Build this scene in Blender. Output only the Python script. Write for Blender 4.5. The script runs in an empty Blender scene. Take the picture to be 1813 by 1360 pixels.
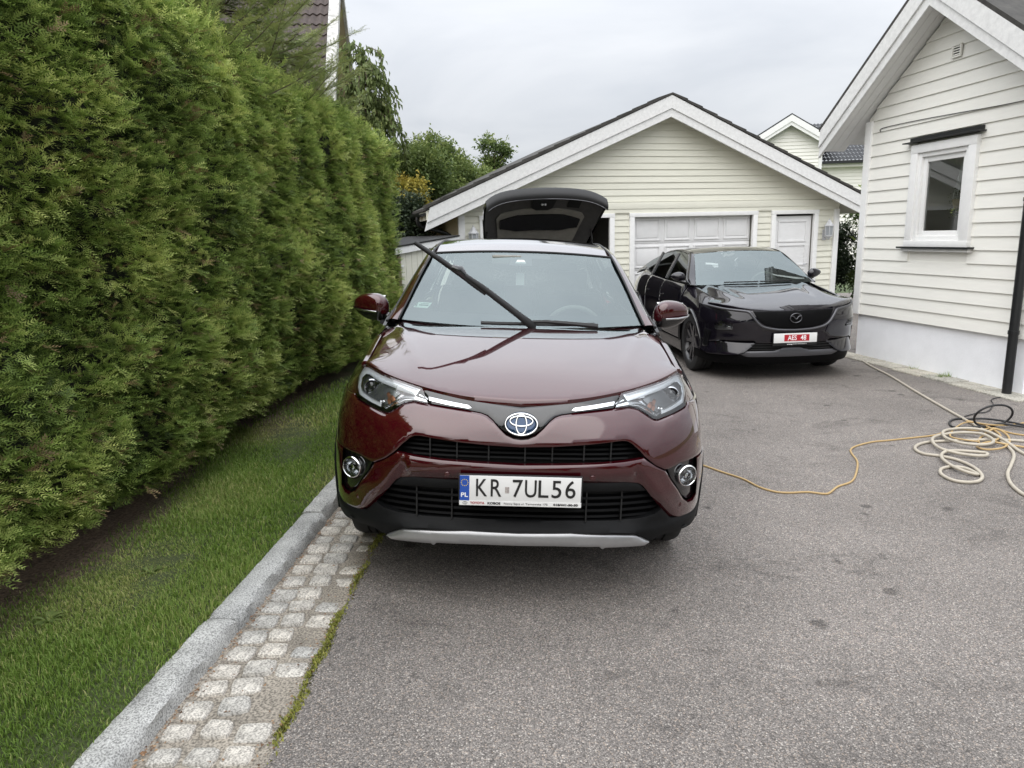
import bpy, bmesh, math, random
import numpy as np
from mathutils import Vector, Matrix, Euler
from mathutils.geometry import delaunay_2d_cdt
random.seed(7); RNG = np.random.default_rng(11)
SC = bpy.context.scene
COL = SC.collection
rad = math.radians

# ------------------------------------------------------------------ camera
CAM_H, PITCH, ROLL = 1.68, rad(11.7), rad(1.5)
_f = Vector((0, math.cos(PITCH), -math.sin(PITCH)))
_u0 = Vector((0, math.sin(PITCH), math.cos(PITCH))); _r0 = Vector((1, 0, 0))
_r = _r0*math.cos(ROLL) - _u0*math.sin(ROLL)
_u = _u0*math.cos(ROLL) + _r0*math.sin(ROLL)
cam = bpy.data.cameras.new('camera'); camo = bpy.data.objects.new('camera', cam); COL.objects.link(camo)
mw = Matrix(((_r.x, _u.x, -_f.x, 0), (_r.y, _u.y, -_f.y, 0), (_r.z, _u.z, -_f.z, CAM_H), (0, 0, 0, 1)))
camo.matrix_world = mw
cam.sensor_width = 36; cam.sensor_fit = 'HORIZONTAL'; cam.lens = 36*1257/1813
cam.clip_end = 3000; cam.clip_start = .05
SC.camera = camo

# ------------------------------------------------------------------ sky, sun, exposure
SUN_EL, SUN_AZ = rad(46), rad(-150)      # overcast: very soft light from behind the camera, slightly left
world = bpy.data.worlds.new('World'); SC.world = world; world.use_nodes = True
wn = world.node_tree.nodes; wl = world.node_tree.links; wn.clear()
def N(nodes, t, **k):
    n = nodes.new(t)
    for a, b in k.items(): setattr(n, a, b)
    return n
out = N(wn, 'ShaderNodeOutputWorld'); bg = N(wn, 'ShaderNodeBackground')
sky = N(wn, 'ShaderNodeTexSky', sky_type='NISHITA', sun_disc=False); sky.sun_elevation = SUN_EL; sky.sun_rotation = SUN_AZ
sky.air_density = 1.0; sky.dust_density = 3.0
tc = N(wn, 'ShaderNodeTexCoord'); sep = N(wn, 'ShaderNodeSeparateXYZ'); wl.new(tc.outputs['Generated'], sep.inputs[0])
zc = N(wn, 'ShaderNodeMath', operation='MAXIMUM'); wl.new(sep.outputs['Z'], zc.inputs[0]); zc.inputs[1].default_value = 0.0
den = N(wn, 'ShaderNodeMath', operation='ADD'); wl.new(zc.outputs[0], den.inputs[0]); den.inputs[1].default_value = .22
dx = N(wn, 'ShaderNodeMath', operation='DIVIDE'); wl.new(sep.outputs['X'], dx.inputs[0]); wl.new(den.outputs[0], dx.inputs[1])
dy = N(wn, 'ShaderNodeMath', operation='DIVIDE'); wl.new(sep.outputs['Y'], dy.inputs[0]); wl.new(den.outputs[0], dy.inputs[1])
cb = N(wn, 'ShaderNodeCombineXYZ'); wl.new(dx.outputs[0], cb.inputs[0]); wl.new(dy.outputs[0], cb.inputs[1])
nz = N(wn, 'ShaderNodeTexNoise'); nz.inputs['Scale'].default_value = 1.3; nz.inputs['Detail'].default_value = 7; nz.inputs['Roughness'].default_value = .52; nz.inputs['Distortion'].default_value = .5
wl.new(cb.outputs[0], nz.inputs['Vector'])
cr = N(wn, 'ShaderNodeValToRGB'); wl.new(nz.outputs['Fac'], cr.inputs[0])
cr.color_ramp.elements[0].position = .32; cr.color_ramp.elements[0].color = (.665, .695, .745, 1)
cr.color_ramp.elements[1].position = .66; cr.color_ramp.elements[1].color = (.85, .868, .90, 1)
pw = N(wn, 'ShaderNodeMath', operation='POWER'); wl.new(zc.outputs[0], pw.inputs[0]); pw.inputs[1].default_value = 1.6     # overcast: brightest overhead
gr = N(wn, 'ShaderNodeMath', operation='MULTIPLY_ADD'); wl.new(pw.outputs[0], gr.inputs[0]); gr.inputs[1].default_value = 1.9; gr.inputs[2].default_value = .51
mu = N(wn, 'ShaderNodeVectorMath', operation='SCALE'); wl.new(cr.outputs[0], mu.inputs[0]); wl.new(gr.outputs[0], mu.inputs['Scale'])
sk = N(wn, 'ShaderNodeVectorMath', operation='SCALE'); wl.new(sky.outputs[0], sk.inputs[0]); sk.inputs['Scale'].default_value = .1
mx = N(wn, 'ShaderNodeMix', data_type='RGBA'); mx.inputs[0].default_value = .92
wl.new(sk.outputs[0], mx.inputs[6]); wl.new(mu.outputs[0], mx.inputs[7])
wl.new(mx.outputs[2], bg.inputs[0]); bg.inputs[1].default_value = 1.0; wl.new(bg.outputs[0], out.inputs[0])
sun = bpy.data.lights.new('sun', 'SUN'); sun.energy = 1.2; sun.angle = rad(85); sun.color = (1, .96, .9)
suno = bpy.data.objects.new('sun', sun); COL.objects.link(suno)
sdir = Vector((math.cos(SUN_EL)*math.sin(SUN_AZ), math.cos(SUN_EL)*math.cos(SUN_AZ), math.sin(SUN_EL)))
suno.rotation_euler = sdir.to_track_quat('Z', 'Y').to_euler(); suno.location = (-6, -4, 14)
vs = SC.view_settings; vs.view_transform = 'Standard'; vs.look = 'None'; vs.gamma = 1; vs.exposure = 0.74; vs.use_curve_mapping = False

# ------------------------------------------------------------------ pixel <-> place helpers (photo is 1813 x 1360)
def ray(px, py): return _f + _r*((px-906.5)/1257) - _u*((py-680)/1257)
CAMV = Vector((0, 0, CAM_H))
def gh(x):                      # the driveway's gentle cross fall
    return float(np.interp(x, [-.95, .95, 2.2], [.048, -.048, -.10]))
def gpt(px, py, dz=0.0):        # pixel -> point on the ground (+dz)
    z = 0.0
    for _ in range(25):
        d = ray(px, py); t = (z+dz-CAM_H)/d.z; p = CAMV + d*t; z = gh(p.x)
    return p
def aty(px, py, Y): d = ray(px, py); return CAMV + d*(Y/d.y)

# ------------------------------------------------------------------ object helpers
def prop(o, label=None, cat=None, group=None, kind=None):
    if label: o['label'] = label
    if cat: o['category'] = cat
    if group: o['group'] = group
    if kind: o['kind'] = kind
    return o
def thing(name, label, cat, loc=(0, 0, 0), rot=(0, 0, 0), group=None):
    o = bpy.data.objects.new(name, None); COL.objects.link(o); o.empty_display_size = .1
    o.location = loc; o.rotation_euler = rot
    return prop(o, label, cat, group)
def mobj(name, me, mat=None, parent=None):
    if mat is not None and len(me.materials) == 0: me.materials.append(mat)
    o = bpy.data.objects.new(name, me); COL.objects.link(o)
    if parent is not None: o.parent = parent
    return o
def mesh(name, V, F, smooth=None):
    me = bpy.data.meshes.new(name); me.from_pydata([tuple(v) for v in V], [], F); me.update()
    if smooth is not None:
        me.polygons.foreach_set('use_smooth', [True]*len(me.polygons))
        if smooth < 180: me.set_sharp_from_angle(angle=rad(smooth))
    return me
def mk(name, V, F, mat, parent=None, smooth=None): return mobj(name, mesh(name, V, F, smooth), mat, parent)
def fixn(me):
    bm = bmesh.new(); bm.from_mesh(me); bmesh.ops.recalc_face_normals(bm, faces=bm.faces); bm.to_mesh(me); bm.free(); return me
BOXF = [(0, 3, 2, 1), (4, 5, 6, 7), (0, 1, 5, 4), (1, 2, 6, 5), (2, 3, 7, 6), (3, 0, 4, 7)]
def boxv(c, s):
    x, y, z = c; a, b, d = s[0]/2, s[1]/2, s[2]/2
    return [(x-a, y-b, z-d), (x+a, y-b, z-d), (x+a, y+b, z-d), (x-a, y+b, z-d), (x-a, y-b, z+d), (x+a, y-b, z+d), (x+a, y+b, z+d), (x-a, y+b, z+d)]
def box(name, c, s, mat, parent=None, bev=0.0):
    me = mesh(name, boxv(c, s), BOXF)
    if bev > 0:
        bm = bmesh.new(); bm.from_mesh(me); bmesh.ops.bevel(bm, geom=bm.edges[:], offset=bev, segments=2, profile=.6, affect='EDGES'); bm.to_mesh(me); bm.free()
        me.polygons.foreach_set('use_smooth', [True]*len(me.polygons)); me.set_sharp_from_angle(angle=rad(40))
    return mobj(name, me, mat, parent)
class MB:                       # collects geometry for ONE mesh object
    def __init__(s): s.V = []; s.F = []
    def add(s, V, F): n = len(s.V); s.V += [tuple(v) for v in V]; s.F += [tuple(i+n for i in f) for f in F]; return s
    def box(s, c, sz): return s.add(boxv(c, sz), BOXF)
    def hexa(s, P): return s.add(P, BOXF)          # 8 corner points, ordered like boxv
    def quad(s, a, b, c, d): return s.add([a, b, c, d], [(0, 1, 2, 3)])
    def tube(s, P, r, n=8, cap=True): V, F = tubegeo(P, r, n, cap); return s.add(V, F)
    def obj(s, name, mat, parent=None, smooth=None, fix=False):
        me = mesh(name, s.V, s.F, smooth)
        if fix: fixn(me)
        return mobj(name, me, mat, parent)
def cat(P, n=8, closed=False):  # Catmull-Rom through points
    P = [np.array(p, float) for p in P]; m = len(P); R = []
    rng = range(m) if closed else range(m-1)
    for i in rng:
        p1, p2 = P[i], P[(i+1) % m]
        p0 = P[(i-1) % m] if (closed or i > 0) else 2*p1-p2
        p3 = P[(i+2) % m] if (closed or i < m-2) else 2*p2-p1
        for k in range(n):
            t = k/n; R.append(.5*((2*p1)+(p2-p0)*t+(2*p0-5*p1+4*p2-p3)*t*t+(3*p1-p0-3*p2+p3)*t**3))
    if not closed: R.append(P[-1])
    return [tuple(r) for r in R]
def tubegeo(P, r, n=8, cap=True, closed=False):
    P = [Vector(p) for p in P]; m = len(P); V = []; F = []
    rs = r if hasattr(r, '__len__') else [r]*m
    ref = None
    for i in range(m):
        a = P[(i-1) % m] if (closed or i > 0) else P[i]; b = P[(i+1) % m] if (closed or i < m-1) else P[i]
        t = (b-a)
        if t.length < 1e-9: t = Vector((0, 0, 1))
        t.normalize()
        if ref is None: ref = Vector((0, 0, 1)) if abs(t.z) < .9 else Vector((1, 0, 0))
        x = ref.cross(t)
        if x.length < 1e-6: x = Vector((1, 0, 0)).cross(t)
        x.normalize(); y = t.cross(x); ref = y
        # keep the frame steady
        for k in range(n):
            q = 2*math.pi*k/n; V.append(P[i] + x*(math.cos(q)*rs[i]) + y*(math.sin(q)*rs[i]))
    for i in range(m if closed else m-1):
        j = (i+1) % m
        for k in range(n):
            l = (k+1) % n; F.append((i*n+k, i*n+l, j*n+l, j*n+k))
    if cap and not closed:
        F.append(tuple(range(n-1, -1, -1))); F.append(tuple((m-1)*n+k for k in range(n)))
    return V, F
def lathe(prof, n=24, axis='Y'):   # prof: (r, h); revolves about the axis
    V = []; F = []
    for r, h in prof:
        for k in range(n):
            q = 2*math.pi*k/n; c, s_ = math.cos(q)*r, math.sin(q)*r
            V.append((c, h, s_) if axis == 'Y' else ((h, c, s_) if axis == 'X' else (c, s_, h)))
    m = len(prof)
    for i in range(m-1):
        for k in range(n):
            l = (k+1) % n; F.append((i*n+k, i*n+l, (i+1)*n+l, (i+1)*n+k))
    return V, F
def grid(fn, nu, nv):              # fn(u,v) in 0..1 -> point
    V = [fn(i/(nu-1), j/(nv-1)) for j in range(nv) for i in range(nu)]
    F = [(j*nu+i, j*nu+i+1, (j+1)*nu+i+1, (j+1)*nu+i) for j in range(nv-1) for i in range(nu-1)]
    return V, F
def solid(V, F, off):              # gives a sheet thickness along a fixed vector
    n = len(V); V2 = [tuple(v) for v in V] + [tuple(np.array(v)+np.array(off)) for v in V]
    cnt = {}
    for f in F:
        for i in range(len(f)):
            a, b = f[i], f[(i+1) % len(f)]; k = (min(a, b), max(a, b)); cnt.setdefault(k, []).append((a, b))
    F2 = [tuple(f) for f in F] + [tuple(i+n for i in reversed(f)) for f in F]
    for k, e in cnt.items():
        if len(e) == 1: a, b = e[0]; F2.append((b, a, a+n, b+n))
    return V2, F2
def _seg_dist(Q, P):
    A = P; B = np.roll(P, -1, 0); D = B-A; L = (D*D).sum(1)+1e-12
    best = np.full(len(Q), 9e9)
    for i in range(len(P)):
        t = np.clip(((Q-A[i])@D[i])/L[i], 0, 1); d = Q-A[i]-t[:, None]*D[i]; best = np.minimum(best, np.hypot(d[:, 0], d[:, 1]))
    return best
def _inside(Q, P):
    c = np.zeros(len(Q), bool); n = len(P)
    for i in range(n):
        x1, y1 = P[i]; x2, y2 = P[(i+1) % n]
        if y1 == y2: continue
        m = ((y1 > Q[:, 1]) != (y2 > Q[:, 1])) & (Q[:, 0] < (x2-x1)*(Q[:, 1]-y1)/(y2-y1)+x1); c ^= m
    return c
def patch(poly, fn, g=.025, thick=.02, tdir=(0, 1, 0), soft=.004, edge=None):
    """fill a 2D outline with a fine mesh, lift it with fn(u,v)->xyz, round the rim a little and give it depth"""
    P = []; m = len(poly); st = edge or g*.7
    for i in range(m):
        a = np.array(poly[i], float); b = np.array(poly[(i+1) % m], float); L = np.hypot(*(b-a))
        if L < 1e-5: continue
        k = max(1, int(math.ceil(L/st)))
        for j in range(k): P.append(a+(b-a)*j/k)
    P = np.array(P)
    area = .5*np.sum(P[:, 0]*np.roll(P[:, 1], -1)-np.roll(P[:, 0], -1)*P[:, 1])
    if area < 0: P = P[::-1]
    T = np.roll(P, -1, 0)-np.roll(P, 1, 0); T /= np.maximum(np.hypot(T[:, 0], T[:, 1]), 1e-9)[:, None]
    ins = P+np.stack([-T[:, 1], T[:, 0]], 1)*.009
    lo, hi = P.min(0), P.max(0)
    gx, gy = np.meshgrid(np.arange(lo[0]+g/2, hi[0], g), np.arange(lo[1]+g/2, hi[1], g)); Q = np.stack([gx.ravel(), gy.ravel()], 1)
    if len(Q): Q = Q[_inside(Q, P)]
    if len(Q): Q = Q[_seg_dist(Q, P) > .016]
    k = _inside(ins, P) & (_seg_dist(ins, P) > .0075); ins = ins[k]
    keep = []
    for p in ins:
        if not keep or min(abs(p-keep[-1])) >= 0 and np.hypot(*(p-keep[-1])) > .006: keep.append(p)
    pts = list(P)+keep+list(Q); n = len(P)
    r = delaunay_2d_cdt([Vector((p[0], p[1])) for p in pts], [], [list(range(n))], 1, 1e-6)
    ov, ofc, orig = r[0], r[2], r[3]
    bnd = set()
    V = []
    for i, v in enumerate(ov):
        isb = any(o < n for o in orig[i]); p = np.array(fn(v.x, v.y), float)
        if isb: bnd.add(i); p = p+np.array(tdir)*soft
        V.append(tuple(p))
    F = [tuple(f) for f in ofc]
    if thick > 0:
        ec = {}
        for f in F:
            for i in range(3):
                a, b = f[i], f[(i+1) % 3]; ec.setdefault((min(a, b), max(a, b)), []).append((a, b))
        mp = {}
        for kk, e in list(ec.items()):
            if len(e) == 1:
                a, b = e[0]
                for q in (a, b):
                    if q not in mp: mp[q] = len(V); V.append(tuple(np.array(V[q])+np.array(tdir)*thick))
                F.append((b, a, mp[a], mp[b]))
    return V, F
def panel(name, poly, fn, mat, parent, g=.025, thick=.02, tdir=(0, 1, 0), soft=.004, sm=50, flip=False):
    V, F = patch(poly, fn, g, thick, tdir, soft)
    if flip: F = [tuple(reversed(f)) for f in F]
    me = mesh(name, V, F, sm); fixn(me) if thick > 0 else None
    return mobj(name, me, mat, parent)
def mirx(poly): return [(-x, z) for x, z in reversed(poly)]
def full(poly): return list(poly)+[(-x, z) for x, z in reversed(poly) if x > 1e-6]
def bigmesh(name, V, F3, mat, parent=None, col=None):   # numpy triangles
    me = bpy.data.meshes.new(name); nv, nf = len(V), len(F3)
    me.vertices.add(nv); me.vertices.foreach_set('co', np.ascontiguousarray(V, np.float32).ravel())
    me.loops.add(nf*3); me.polygons.add(nf)
    me.loops.foreach_set('vertex_index', np.ascontiguousarray(F3, np.int32).ravel())
    me.polygons.foreach_set('loop_start', np.arange(0, nf*3, 3, dtype=np.int32))
    me.update(calc_edges=True)
    if col is not None:
        a = me.attributes.new('tint', 'FLOAT', 'POINT'); a.data.foreach_set('value', np.ascontiguousarray(col, np.float32))
    return mobj(name, me, mat, parent)
def textmesh(txt, size=1.0, ext=.0, sx=1.0, bold=0.0, align='CENTER', space=1.0):
    c = bpy.data.curves.new('letters', 'FONT'); c.body = txt; c.size = size; c.extrude = ext; c.offset = bold; c.align_x = align; c.align_y = 'CENTER'; c.space_character = space
    c.resolution_u = 4
    o = bpy.data.objects.new('letters_tmp', c); COL.objects.link(o)
    dg = bpy.context.evaluated_depsgraph_get(); me = bpy.data.meshes.new_from_object(o.evaluated_get(dg))
    bpy.data.objects.remove(o); bpy.data.curves.remove(c)
    me.transform(Matrix.Scale(sx, 4, (1, 0, 0)))
    return me
def text(name, txt, loc, mat, parent, size, sx=1.0, bold=0.0, width=None, align='CENTER', ext=.0006):
    """lettering standing in the x-z plane, facing -y"""
    me = textmesh(txt, size, ext, sx, bold, align)
    if width:
        xs = [v.co.x for v in me.vertices]; w = max(xs)-min(xs); me.transform(Matrix.Scale(width/w, 4, (1, 0, 0)))
        if align == 'CENTER': xs = [v.co.x for v in me.vertices]; me.transform(Matrix.Translation((-(max(xs)+min(xs))/2, 0, 0)))
    me.transform(Matrix.Rotation(rad(90), 4, 'X')); me.transform(Matrix.Translation(loc))
    me.materials.clear(); me.materials.append(mat)
    return mobj(name, me, None, parent)

# ------------------------------------------------------------------ materials
def newmat(name):
    m = bpy.data.materials.new(name); m.use_nodes = True; nt = m.node_tree
    return m, nt.nodes, nt.links, nt.nodes['Principled BSDF']
def simple(name, col, rough=.5, metal=0, coat=0, spec=.5, noise=0, nscale=8, bump=0, bscale=60, emis=None, coatr=.03, ior=1.5, stretch=None, coord='Object'):
    m, n, l, b = newmat(name)
    b.inputs['Base Color'].default_value = (*col, 1); b.inputs['Roughness'].default_value = rough; b.inputs['Metallic'].default_value = metal
    b.inputs['Coat Weight'].default_value = coat; b.inputs['Coat Roughness'].default_value = coatr; b.inputs['Specular IOR Level'].default_value = spec; b.inputs['IOR'].default_value = ior
    if emis: b.inputs['Emission Color'].default_value = (*emis[:3], 1); b.inputs['Emission Strength'].default_value = emis[3]
    if noise or bump:
        t = n.new('ShaderNodeTexCoord'); mp = n.new('ShaderNodeMapping'); l.new(t.outputs[coord], mp.inputs[0])
        if stretch: mp.inputs['Scale'].default_value = stretch
    if noise:
        z = n.new('ShaderNodeTexNoise'); z.inputs['Scale'].default_value = nscale; z.inputs['Detail'].default_value = 6; z.inputs['Roughness'].default_value = .65; l.new(mp.outputs[0], z.inputs['Vector'])
        r = n.new('ShaderNodeValToRGB'); l.new(z.outputs['Fac'], r.inputs[0])
        r.color_ramp.elements[0].position = .3; r.color_ramp.elements[1].position = .7
        r.color_ramp.elements[0].color = (*[c*(1-noise) for c in col], 1); r.color_ramp.elements[1].color = (*[min(1, c*(1+noise*.6)) for c in col], 1)
        l.new(r.outputs[0], b.inputs['Base Color'])
    if bump:
        z2 = n.new('ShaderNodeTexNoise'); z2.inputs['Scale'].default_value = bscale; z2.inputs['Detail'].default_value = 5; l.new(mp.outputs[0], z2.inputs['Vector'])
        bp = n.new('ShaderNodeBump'); bp.inputs['Strength'].default_value = bump; bp.inputs['Distance'].default_value = .004; l.new(z2.outputs['Fac'], bp.inputs['Height']); l.new(bp.outputs[0], b.inputs['Normal'])
    return m
def carpaint(name, col, flake, metal=.35, rough=.38, gloss=1.8):
    """metallic base under a strong clear coat whose mirror layer follows Fresnel"""
    m, n, l, b = newmat(name); o = n['Material Output']
    t = n.new('ShaderNodeTexCoord'); v = n.new('ShaderNodeTexVoronoi'); v.inputs['Scale'].default_value = 900; l.new(t.outputs['Object'], v.inputs['Vector'])
    mixn = n.new('ShaderNodeMix'); mixn.data_type = 'RGBA'; l.new(v.outputs['Color'], mixn.inputs[0])
    mixn.inputs[6].default_value = (*col, 1); mixn.inputs[7].default_value = (*flake, 1)
    l.new(mixn.outputs[2], b.inputs['Base Color'])
    b.inputs['Metallic'].default_value = metal; b.inputs['Roughness'].default_value = rough; b.inputs['Specular IOR Level'].default_value = 0
    gl = n.new('ShaderNodeBsdfGlossy'); gl.inputs[0].default_value = (1, 1, 1, 1)
    d = n.new('ShaderNodeTexNoise'); d.inputs['Scale'].default_value = 3; d.inputs['Detail'].default_value = 8; l.new(t.outputs['Object'], d.inputs['Vector'])
    mr = n.new('ShaderNodeMapRange'); l.new(d.outputs['Fac'], mr.inputs[0]); mr.inputs[3].default_value = .01; mr.inputs[4].default_value = .06; l.new(mr.outputs[0], gl.inputs['Roughness'])
    fr = n.new('ShaderNodeFresnel'); fr.inputs[0].default_value = 1.5
    ma = n.new('ShaderNodeMath'); ma.operation = 'MULTIPLY'; ma.use_clamp = True; l.new(fr.outputs[0], ma.inputs[0]); ma.inputs[1].default_value = gloss
    mi = n.new('ShaderNodeMixShader'); l.new(ma.outputs[0], mi.inputs[0]); l.new(b.outputs[0], mi.inputs[1]); l.new(gl.outputs[0], mi.inputs[2]); l.new(mi.outputs[0], o.inputs[0])
    return m
def glassmat(name, tint, refl=.12, rcol=(1, 1, 1), boost=1.0):
    """coated automotive / window glass: clear sheet with a mirror layer that grows with grazing angle"""
    m, n, l, b = newmat(name); n.remove(b); o = n['Material Output']
    tr = n.new('ShaderNodeBsdfTransparent'); tr.inputs[0].default_value = (*tint, 1)
    gl = n.new('ShaderNodeBsdfGlossy'); gl.inputs['Roughness'].default_value = .01; gl.inputs[0].default_value = (*rcol, 1)
    fr = n.new('ShaderNodeFresnel'); fr.inputs[0].default_value = 1.52
    ma = n.new('ShaderNodeMath'); ma.operation = 'MULTIPLY_ADD'; l.new(fr.outputs[0], ma.inputs[0]); ma.inputs[1].default_value = boost; ma.inputs[2].default_value = refl; ma.use_clamp = True
    mi = n.new('ShaderNodeMixShader'); l.new(ma.outputs[0], mi.inputs[0]); l.new(tr.outputs[0], mi.inputs[1]); l.new(gl.outputs[0], mi.inputs[2]); l.new(mi.outputs[0], o.inputs[0])
    return m
def foliage(name, dark, mid, light, trans=.25, rough=.55):
    m, n, l, b = newmat(name); o = n['Material Output']
    a = n.new('ShaderNodeAttribute'); a.attribute_name = 'tint'
    r = n.new('ShaderNodeValToRGB'); l.new(a.outputs['Fac'], r.inputs[0])
    r.color_ramp.elements[0].color = (*dark, 1); r.color_ramp.elements[1].color = (*light, 1); e = r.color_ramp.elements.new(.5); e.color = (*mid, 1)
    l.new(r.outputs[0], b.inputs['Base Color']); b.inputs['Roughness'].default_value = rough; b.inputs['Specular IOR Level'].default_value = .35
    t = n.new('ShaderNodeBsdfTranslucent'); l.new(r.outputs[0], t.inputs[0])
    mi = n.new('ShaderNodeMixShader'); mi.inputs[0].default_value = trans; l.new(b.outputs[0], mi.inputs[1]); l.new(t.outputs[0], mi.inputs[2]); l.new(mi.outputs[0], o.inputs[0])
    return m
M = {}
M['red'] = carpaint('burgundy_paint', (.028, .0012, .0030), (.060, .0026, .0062), .35, .38, 2.05)
M['blackpaint'] = carpaint('black_paint', (.006, .005, .008), (.012, .010, .016), .3, .38, 1.35)
M['gloss_black'] = simple('gloss_black_plastic', (.008, .008, .009), .12, coat=.6)
M['matte_black'] = simple('matte_black_plastic', (.009, .009, .0095), .55, bump=.08, bscale=400)
M['cladding'] = simple('dark_grey_cladding', (.0055, .0057, .0062), .6, spec=.18, noise=.15, nscale=20, bump=.1, bscale=500)
M['slat'] = simple('black_grille_slat', (.0025, .0025, .0028), .55, spec=.10)
M['void'] = simple('dark_cavity', (.004, .004, .004), .8)
M['chrome'] = simple('chrome', (.85, .86, .87), .07, metal=1)
M['dimchrome'] = simple('dim_chrome', (.55, .56, .58), .16, metal=1)
M['silver'] = simple('silver_paint', (.36, .36, .365), .3, metal=.75, noise=.06, nscale=30)
M['rubber'] = simple('tyre_rubber', (.018, .018, .018), .75, noise=.3, nscale=30, bump=.2, bscale=120)
M['rim'] = simple('alloy_rim', (.30, .30, .31), .3, metal=.9)
M['rimdark'] = simple('dark_alloy_rim', (.02, .02, .022), .28, metal=.5, coat=.5)
M['windscreen'] = glassmat('coated_windscreen', (.52, .60, .58), .105, (.86, .97, .98), 1.0)
M['sideglass'] = glassmat('dark_side_glass', (.10, .11, .11), .05, (.95, 1, 1), 1.0)
M['lens'] = glassmat('clear_lamp_lens', (.93, .95, .96), .03, (1, 1, 1), 1.0)
M['pane'] = glassmat('house_window_pane', (.75, .80, .78), .06, (1, 1, 1), 1.2)
M['frit'] = simple('ceramic_frit', (.02, .021, .023), .4)
M['trim'] = simple('interior_trim', (.075, .073, .072), .7, noise=.2, nscale=15)
M['trimlight'] = simple('grey_interior_trim', (.24, .23, .205), .75, noise=.15, nscale=12)
M['white_plastic'] = simple('white_plate', (.75, .75, .74), .4)
M['white_card'] = simple('white_card', (.8, .8, .77), .7)
M['plate_blue'] = simple('plate_blue', (.02, .08, .38), .35)
M['plate_red'] = simple('plate_red', (.42, .015, .025), .4)
M['print_black'] = simple('black_print', (.012, .012, .012), .5)
M['print_red'] = simple('red_print', (.35, .02, .02), .5)
M['print_yellow'] = simple('yellow_print', (.75, .55, .05), .5)
M['print_white'] = simple('white_print', (.85, .85, .85), .5)
M['amber'] = simple('amber_reflector', (.26, .11, .06), .25, metal=.6)
M['blue_badge'] = simple('blue_badge', (.008, .035, .09), .15, metal=.6, coat=1)
M['taillight'] = simple('red_lamp', (.30, .01, .012), .15, coat=1)
M['cream'] = simple('cream_painted_board', (.755, .745, .645), .55, noise=.05, nscale=3, bump=.15, bscale=30, stretch=(1, 1, 8))
M['cream2'] = simple('pale_cream_painted_board', (.84, .83, .775), .55, noise=.045, nscale=2.5, bump=.12, bscale=30, stretch=(1, 1, 8))
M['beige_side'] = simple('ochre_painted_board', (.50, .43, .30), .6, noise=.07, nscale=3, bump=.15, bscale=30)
M['white_wood'] = simple('white_painted_wood', (.82, .82, .81), .5, noise=.05, nscale=10, bump=.12, bscale=40)
M['white_wood_worn'] = simple('weathered_white_bargeboard', (.76, .76, .75), .6, noise=.13, nscale=18, bump=.2, bscale=50)
M['door_white'] = simple('garage_door_white', (.76, .76, .76), .45, noise=.04, nscale=6)
M['render'] = simple('white_rendered_plinth', (.86, .87, .90), .8, noise=.06, nscale=3, bump=.5, bscale=45)
M['black_metal'] = simple('black_painted_metal', (.012, .013, .014), .35, noise=.3, nscale=20)
M['rooftile'] = simple('brown_concrete_tile', (.065, .047, .042), .75, noise=.35, nscale=9, bump=.3, bscale=40)
M['rooftile_dark'] = simple('black_concrete_tile', (.022, .024, .028), .55, noise=.3, nscale=9, bump=.2, bscale=40)
M['roof_old'] = simple('mossy_grey_roof_tile', (.05, .047, .042), .8, noise=.5, nscale=6, bump=.4, bscale=30)
M['lantern'] = simple('pale_grey_lantern_metal', (.55, .56, .58), .4, noise=.15, nscale=30)
M['frost'] = simple('lantern_pane', (.32, .34, .36), .15, coat=.5)
M['hose'] = simple('grey_beige_hose', (.42, .38, .31), .5, noise=.12, nscale=12)
M['cable_y'] = simple('orange_yellow_cable', (.42, .29, .13), .5, noise=.1, nscale=10)
M['cable_b'] = simple('black_cable', (.012, .012, .013), .45)
M['bark'] = simple('bark', (.09, .065, .045), .85, noise=.4, nscale=20, bump=.6, bscale=40)
M['soil'] = simple('brown_soil', (.075, .05, .032), .9, noise=.5, nscale=14, bump=.8, bscale=50)
M['post_dark'] = simple('tarred_black_boards', (.012, .012, .013), .6, noise=.4, nscale=10)
M['post_wood'] = simple('faded_pink_wood', (.34, .24, .20), .7, noise=.2, nscale=12)
M['wicker'] = simple('wicker_basket', (.42, .33, .20), .8, noise=.3, nscale=60, bump=.5, bscale=120)
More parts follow.
